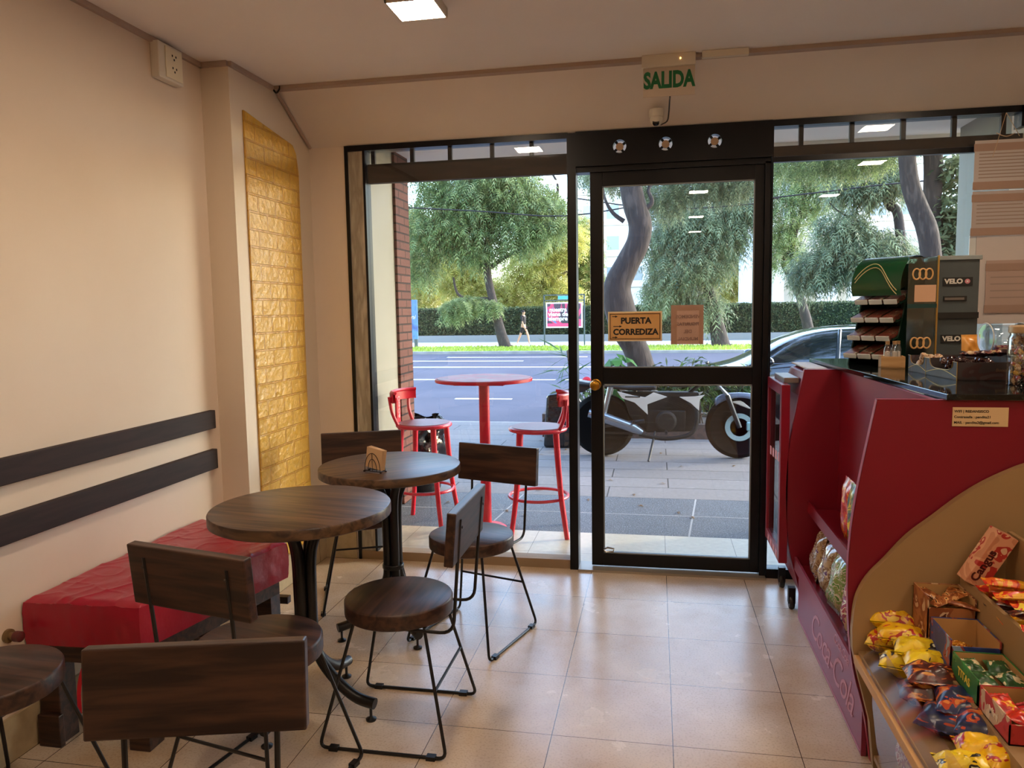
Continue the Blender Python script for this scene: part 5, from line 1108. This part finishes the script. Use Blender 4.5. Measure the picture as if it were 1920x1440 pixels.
# ------------------------------------------------------------------ person walking on the far sidewalk
pf = W(982, 647.5, Z=ZS+.07); SK = mat('skin', 'c09070', .6); CL = mat('dark_clothes', '17171b', .8); HA = mat('dark_hair', '1c1410', .7); SH = mat('pale_shoes', 'd8d4d0', .6)
pr = thing('person', 'person in dark top and shorts with pale shoes walking along the hedge', 'person', (pf.x, pf.y, ZS+.07), rd(65))
def skin(name, verts, edges, rad, m_, parent, sub=2, root=0):
    me = bpy.data.meshes.new(name); me.from_pydata(verts, edges, []); me.materials.append(m_); o = bpy.data.objects.new(name, me); COL.objects.link(o); o.parent = parent
    s = o.modifiers.new('skin', 'SKIN'); s.use_smooth_shade = True; lay = me.skin_vertices[0].data if me.skin_vertices else None
    if lay is None:
        bm = __import__('bmesh').new(); bm.from_mesh(me); bm.verts.layers.skin.verify(); bm.to_mesh(me); bm.free(); lay = me.skin_vertices[0].data
    for i, r in enumerate(rad): lay[i].radius = (r, r) if not isinstance(r, tuple) else r; lay[i].use_root = (i == root)
    o.modifiers.new('sub', 'SUBSURF').levels = sub; o.modifiers['sub'].render_levels = sub; return o
# facing -y (local); height 1.62
V = [(0, 0, .88), (0, 0, 1.05), (0, -.01, 1.25), (0, .0, 1.36), (0, -.01, 1.42), (0, -.02, 1.50), (0, -.02, 1.575)]; E_ = [(0, 1), (1, 2), (2, 3), (3, 4), (4, 5), (5, 6)]; Rr = [(.14, .10), (.12, .085), (.14, .095), (.09, .07), .045, (.068, .082), (.055, .065)]
def add(v, par, r): V.append(v); E_.append((par, len(V)-1)); Rr.append(r); return len(V)-1
for s, sw_ in ((1, 1), (-1, -1)):
    h = add((s*.085, 0, .82), 0, .078); k = add((s*.09, -.16*sw_-.03, .47), h, .052); an = add((s*.09, (-.26 if sw_ > 0 else .30), .08 if sw_ > 0 else .14), k, .032); add((s*.09, (-.40 if sw_ > 0 else .20), .035), an, .028)
    sh = add((s*.165, 0, 1.32), 3, .052); el = add((s*.215, .12*sw_+.02, 1.06), sh, .036); wr = add((s*.21, -.06+.14*sw_, .84), el, .025); pm = add((s*.205, -.09+.14*sw_, .77), wr, .030)
    for q_ in range(4): f1 = add((s*.205+(q_-1.5)*.004, -.115+.14*sw_+q_*.016-.024, .71), pm, .009); add((s*.20, -.12+.14*sw_+q_*.015-.024, .675+.004*abs(q_-1.5)), f1, .007)
    add((s*.19, -.135+.14*sw_, .745), pm, .010)
body = skin('body', V, E_, Rr, SK, pr)
TV = [(0, 0, .92), (0, 0, 1.06), (0, -.01, 1.25), (0, 0, 1.36)]; skin('top', TV+[(s*.165, 0, 1.32) for s in (1, -1)]+[(s*.21, .11*s+.02, 1.09) for s in (1, -1)], [(0, 1), (1, 2), (2, 3), (3, 4), (3, 5), (4, 6), (5, 7)], [(.155, .115), (.135, .10), (.155, .108), (.10, .08), .062, .062, .050, .050], CL, pr, 1)
skin('shorts', [(0, 0, .90), (.088, 0, .80), (-.088, 0, .80), (.09, -.12, .56), (-.09, .09, .56)], [(0, 1), (0, 2), (1, 3), (2, 4)], [(.15, .112), .092, .092, .075, .075], CL, pr, 1)
MB().ball((0, .012, 1.555), (.078, .088, .085), 16).build('hair', HA, pr)
MB().ball((0, -.108, 1.525), (.010, .014, .018), 8).build('nose', SK, pr)
for s in (-1, 1): MB().ball((s*.072, -.02, 1.53), (.01, .018, .026), 8).build('ear', SK, pr); MB().ball((s*.028, -.098, 1.548), .008, 8).build('eye', INK, pr)
MB().ball((0, -.100, 1.487), (.02, .006, .005), 8).build('mouth', mat('lips', '8a4a44', .5), pr)
MB().ball((.09, -.34, .045), (.045, .12, .045), 10).build('shoe', SH, pr); MB().ball((-.09, .25, .075), (.045, .11, .045), 10).build('shoe', SH, pr)

# ------------------------------------------------------------------ parked car
CP = mat('black_car_paint', '0c0f14', .12, spec=.7, coat=1); CG = mat('car_glass', '10161c', .03, spec=1.0, coat=1)
xc0 = W(1232, 655, Y=10.9).x; car = thing('car', 'black hatchback parked at the kerb behind the motorcycle, facing left', 'car', (xc0, 10.95, ZS))
ST = [ # x, half width, sill z, belt z, roof z, roof half width
 (0.0, .55, .35, .58, .60, .50), (.08, .72, .22, .66, .69, .62), (.35, .82, .18, .76, .80, .66), (.75, .86, .18, .84, .88, .66), (1.05, .87, .18, .90, .94, .66), (1.30, .88, .18, .93, 1.06, .62), (1.65, .88, .18, .95, 1.26, .58), (2.0, .88, .18, .96, 1.38, .57), (2.5, .88, .18, .97, 1.43, .57), (3.0, .88, .18, .98, 1.41, .56), (3.45, .87, .18, .99, 1.33, .54), (3.80, .85, .20, .99, 1.18, .52), (4.02, .80, .26, .96, 1.02, .52), (4.12, .66, .36, .86, .90, .48)]
b = MB(); K = 11; rows = []
for (x, hw, zs, zb_, zr, rw) in ST:
    sec = [(-hw*.86, zs), (-hw, zs+.14), (-hw*1.01, (zs+zb_)/2), (-hw*.97, zb_), (-rw, zr-.05), (-rw*.75, zr)]; sec = sec+[(0, zr+.015)]+[(-y, z) for y, z in sec[::-1]]
    rows.append([(x, y, z) for y, z in sec])
K = len(rows[0]); V = [p for r in rows for p in r]; F = []; MI = []
for i in range(len(rows)-1):
    for k in range(K-1):
        F.append((i*K+k, i*K+k+1, (i+1)*K+k+1, (i+1)*K+k)); x0, x1 = ST[i][0], ST[i+1][0]
        MI.append(1 if (k in (3, K-5) and 1.25 <= x0 < 3.8) or (k in (4, 5, 6, 7) and (1.25 <= x0 < 2.0 or 3.4 <= x0 < 3.8)) else 0)
b.v = V; b.f = F+[tuple(range(K)), tuple(range((len(rows)-1)*K, len(rows)*K))[::-1]]; b.mi = MI+[0, 0]
body = b.build('body', [CP, CG], car, smooth=80); ss = body.modifiers.new('sub', 'SUBSURF'); ss.levels = 2; ss.render_levels = 2
for s in (-1, 1): b = MB(); b.tube([(1.28, s*.875, .955), (2.0, s*.875, .985), (3.4, s*.868, 1.005)], .008, 6); b.tube([(2.25, s*.86, 1.0), (2.32, s*.60, 1.38)], .022, 6); b.build('window_trim', mat('trim_grey', '6a6e74', .25, metal=.8), car)
for x in (.82, 3.38):
    for s in (-1, 1):
        w_ = MB().lathe([(0, s*.60), (.30, s*.62), (.315, s*.66), (.315, s*.84), (.30, s*.875), (.21, s*.88)], (x, 0, .315), 36, axis='Y').build('wheel', mat('tyre', '08080a', .9, spec=.15), car)
        r_ = MB(); r_.lathe([(.21, s*.86), (.20, s*.875), (.06, s*.89), (0, s*.895)], (x, 0, .315), 24, axis='Y'); r_.build('hubcap', mat('hub_silver', 'a8acb0', .3, metal=.8), w_)
for s in (-1, 1):
    MB().ball((.14, s*.56, .62), (.10, .13, .055), 12).build('headlight', mat('lamp_clear', 'c8ccd0', .1, spec=1), car); MB().ball((4.02, s*.62, .84), (.06, .12, .08), 12).build('tail_light', mat('tail_red', 'a01018', .2), car)
    MB().ball((1.38, s*.98, 1.0), (.09, .10, .06), 12).build('wing_mirror', CP, car); MB().box((1.98, s*.895-.01, .82), (2.12, s*.895+.01, .845)).build('door_handle', CP, car, bevel=.004); MB().box((2.95, s*.895-.01, .84), (3.09, s*.895+.01, .865)).build('door_handle', CP, car, bevel=.004)

# ------------------------------------------------------------------ motorcycle
Ym = 7.25; fc = W(1385, 790, Y=Ym); MO = thing('motorcycle', 'black motorcycle with white side fairings parked on the sidewalk, seen through the door', 'motorcycle', (fc.x-1.27, Ym, 0))
LOW = lambda P: [((px-1135)/194.5, .305+(797-py)/194.5) for px, py in P]
TY = mat('tyre', '101012', .8); WH = mat('white_fairing', 'c9c6c0', .3); BKP = mat('moto_black', '121215', .4, spec=.6); ENG = mat('dusty_engine', '1e1d1c', .7, metal=.2, var='161514', vscale=20); ALU = mat('brushed_alu', '9a9ea0', .3, metal=.9)
rw_ = .305
def wheel(x, wt):
    o = MB().lathe([(rw_-.075, -wt*.5), (rw_-.04, -wt*.62), (rw_-.008, -wt*.35), (rw_, 0), (rw_-.008, wt*.35), (rw_-.04, wt*.62), (rw_-.075, wt*.5)], (x, 0, rw_), 48, axis='Y').build('wheel', TY, MO)
    b = MB(); b.lathe([(rw_-.085, -wt*.45), (rw_-.07, -wt*.5), (rw_-.07, wt*.5), (rw_-.085, wt*.45), (rw_-.085, -wt*.45)], (x, 0, rw_), 48, axis='Y')
    for k in range(5):
        a = 2*PI*k/5+.3; b.tube([(x+.03*math.cos(a), 0, rw_+.03*math.sin(a)), (x+(rw_-.08)*math.cos(a+.12), 0, rw_+(rw_-.08)*math.sin(a+.12))], [.02, .012], 8)
    b.lathe([(0, -.06), (.035, -.06), (.035, .06), (0, .06)], (x, 0, rw_), 20, axis='Y'); b.build('rim', BKP, o)
    return o
wf = wheel(1.27, .09); wr_ = wheel(0, .12)
b = MB(); b.lathe([(.085, -.075), (.13, -.075), (.13, -.070), (.085, -.070), (.085, -.075)], (1.27, 0, rw_), 40, axis='Y'); b.build('brake_disc', mat('disc_blue_steel', 'b8d8e0', .25, metal=.6), wf)
MB().box((1.33, -.10, rw_-.03), (1.43, -.065, rw_+.05)).build('brake_caliper', mat('caliper', '9ac8d0', .3, metal=.5), wf, bevel=.01)
b = MB()
for s in (-1, 1): b.tube([(1.27, s*.09, rw_), (1.155, s*.09, .62)], .024, 12)
b.build('fork_lower', BKP, MO)
b = MB()
for s in (-1, 1): b.tube([(1.155, s*.09, .62), (1.02, s*.09, .95)], .017, 12)
b.box((1.0, -.12, .86), (1.08, .12, .90)); b.build('fork_tube', ALU, MO)
b = MB(); b.grid(lambda u, v: (1.27+(rw_+.03)*math.cos(rd(25+105*u)), (v-.5)*.13, rw_+(rw_+.03)*math.sin(rd(25+105*u))-.06*abs(2*v-1)**2), 20, 6); fe = b.build('front_fender', mat('fender_bluegrey', '5a6478', .3), MO); so_ = fe.modifiers.new('s', 'SOLIDIFY'); so_.thickness = .006
b = MB(); b.prism(LOW([(1362, 745), (1370, 742), (1385, 748), (1404, 764), (1398, 764), (1380, 757), (1366, 752)]), -.05, .05, 'Y'); b.build('fender_cover', WH, MO, smooth=30, bevel=.01)
b = MB(); b.tube([(.98, 0, .92), (.80, 0, .62), (.72, 0, .36)], .024, 10); b.tube([(.98, 0, .86), (.55, 0, .80), (.10, 0, .82)], .022, 10); b.tube([(.30, 0, .80), (.34, 0, .45), (.72, 0, .30), (.42, 0, .28)], .02, 10)
for s in (-1, 1): b.tube([(0, s*.10, rw_), (.40, s*.11, .36)], .02, 10)
b.build('frame', BKP, MO)
b = MB(); b.box((.42, -.11, .26), (.78, .11, .46)); b.lathe([(0, -.15), (.085, -.15), (.10, -.13), (.10, .13), (.085, .15), (0, .15)], (.60, 0, .36), 24, axis='Y'); b.build('engine_block', ENG, MO, smooth=30, bevel=.01)
b = MB(); M2 = Matrix.Translation((.68, 0, .46)) @ Matrix.Rotation(rd(25), 4, 'Y')
for k in range(9): b.box((-.085, -.085, .018*k), (.085, .085, .018*k+.009), M2)
b.box((-.065, -.065, 0), (.065, .065, .18), M2); b.build('cylinder_fins', ENG, MO, smooth=0)
b = MB(); b.tube(bez([(.78, -.06, .55), (.88, -.12, .46), (.84, -.14, .26), (.60, -.15, .20), (.35, -.16, .24)], 24), .02, 10); b.build('exhaust_pipe', ENG, MO)
b = MB(); b.tube([(.38, -.17, .26), (.30, -.18, .30), (.02, -.19, .40), (-.12, -.19, .44)], [.025, .045, .052, .040], 16); b.build('muffler', mat('heat_steel', '8f9aa8', .25, metal=.8), MO)
b = MB(); b.ball((.72, 0, .88), (.24, .13, .12), 20); b.build('fuel_tank', BKP, MO)
b = MB(); b.prism([(-.22, .80), (-.05, .76), (.30, .70), (.52, .72), (.50, .82), (.25, .80), (-.05, .86), (-.24, .88)], -.11, .11, 'Y'); b.build('seat', mat('seat_vinyl', '0e0e10', .5), MO, smooth=30, bevel=.02)
for s in (-1, 1):
    b = MB(); y_ = s*.125; b.prism(LOW([(1163, 731), (1172, 744), (1195, 752), (1219, 774), (1218, 755), (1254, 741), (1229, 733), (1214, 742), (1193, 739)]), min(y_, y_+s*.012), max(y_, y_+s*.012), 'Y'); b.build('side_fairing', WH, MO, smooth=0, bevel=.003)
    b = MB(); b.prism(LOW([(1275, 741), (1295, 752), (1310, 766), (1311, 746), (1320, 737), (1302, 740)]), min(y_, y_+s*.012), max(y_, y_+s*.012), 'Y'); b.build('tank_fairing', WH, MO, smooth=0, bevel=.003)
b = MB(); b.box((.22, -.139, .585), (.36, -.1375, .597), Matrix.Rotation(0, 4, 'Y')); b.build('fairing_lettering_bar', INK, MO, smooth=0)
b = MB(); b.prism([(-.30, .62), (-.18, .66), (-.05, .84), (-.22, .90), (-.26, .80)], -.09, .09, 'Y'); b.build('rear_fender', BKP, MO, smooth=0, bevel=.01)
b = MB(); b.box((-.30, -.06, .80), (-.24, .06, .88)); b.build('tail_light', mat('moto_red', 'c01828', .2), MO, bevel=.008)
for s in (-1, 1): MB().tube([(0, s*.13, rw_+.02), (.08, s*.13, .78)], [.022, .03], 12).build('shock_absorber', ALU, MO)
b = MB(); b.tube(bez([(.90, -.36, 1.04), (1.0, -.25, 1.06), (1.02, -.08, .98), (1.02, .08, .98), (1.0, .25, 1.06), (.90, .36, 1.04)], 24), .012, 8); b.build('handlebar', BKP, MO)
for s in (-1, 1):
    MB().tube([(.91, s*.345, 1.042), (.86, s*.45, 1.03)], .018, 10).build('grip', INK, MO); b = MB(); b.tube([(.99, s*.26, 1.06), (1.0, s*.32, 1.20)], .006, 6); b.ball((1.0, s*.34, 1.23), (.02, .06, .04), 12); b.build('mirror', BKP, MO)
MB().ball((1.13, 0, .92), (.08, .09, .09), 16).build('headlight', mat('lamp_clear', 'c8ccd0', .1, spec=1), MO)
b = MB(); b.prism([(.98, .84), (1.16, .80), (1.22, .92), (1.10, 1.06), (1.0, 1.0)], -.10, .10, 'Y'); b.build('headlight_cowl', BKP, MO, smooth=0, bevel=.02)
b = MB(); b.prism([(.18, .66), (.26, .40), (.42, .24), (.84, .26), (.93, .46), (.90, .66)], -.075, .075, 'Y'); b.build('engine_shroud', mat('black_plastic', '0d0d0e', .7), MO, smooth=0, bevel=.01)
b = MB(); b.tube([(.50, -.12, .26), (.44, -.30, .012)], .012, 8); b.tube([(.60, -.15, .27), (.60, -.26, .27)], .014, 8); b.tube([(.30, -.12, .36), (.30, -.24, .36)], .012, 8); b.build('side_stand', BKP, MO)
b = MB(); b.tube([(.35, -.10, .31), (.0, -.10, .37)], .012, 8); b.tube([(.35, -.10, .24), (.0, -.10, .24)], .012, 8); b.build('chain', ENG, MO)
for o in [c for c in COL.objects if c.parent == MO or (c.parent and c.parent.parent == MO)]:
    if o.type == 'MESH' and 'fairing' not in o.name and o.name != 'fender_cover':
        for v in o.data.vertices:
            if v.co.z > .60: v.co.z = .60+(v.co.z-.60)*.45
# dark saddle box / bundle behind left of the motorcycle
t = thing('delivery_box', 'dark covered box on the rear rack of a bike, left of the door frame outside', 'box', (fc.x-1.75, 7.75, 0))
b = MB(); b.prism([(-.16, 0), (.22, 0), (.26, .45), (.16, .60), (-.12, .55)], -.16, .16, 'Y'); b.build('cover', BAGM, t, smooth=0, bevel=.03)
# litter and dry leaves on the sidewalk
rn = random.Random(21); base = None; DL = leafmat('dry_leaf', ['8a6a44', 'a8845a', '5f4a34', 'c8b08a'], .2)
for i in range(26):
    x, y = rn.uniform(-1.6, 1.4), rn.uniform(5.0, 8.2)
    if base is None: base = MB().mesh([(-.03, 0, .002), (0, -.014, .006), (.035, 0, .003), (0, .014, .010), (0, 0, .012)], [(0, 1, 4), (1, 2, 4), (2, 3, 4), (3, 0, 4)]).build('dry_leaf', DL, smooth=0); o = base
    else: o = base.copy(); COL.objects.link(o)
    o.location = (x, y, .001); o.rotation_euler = (0, 0, rn.uniform(0, 6)); tag(o, 'small dry leaf lying on the sidewalk outside the shop', 'leaf', 'dry leaves on the sidewalk')
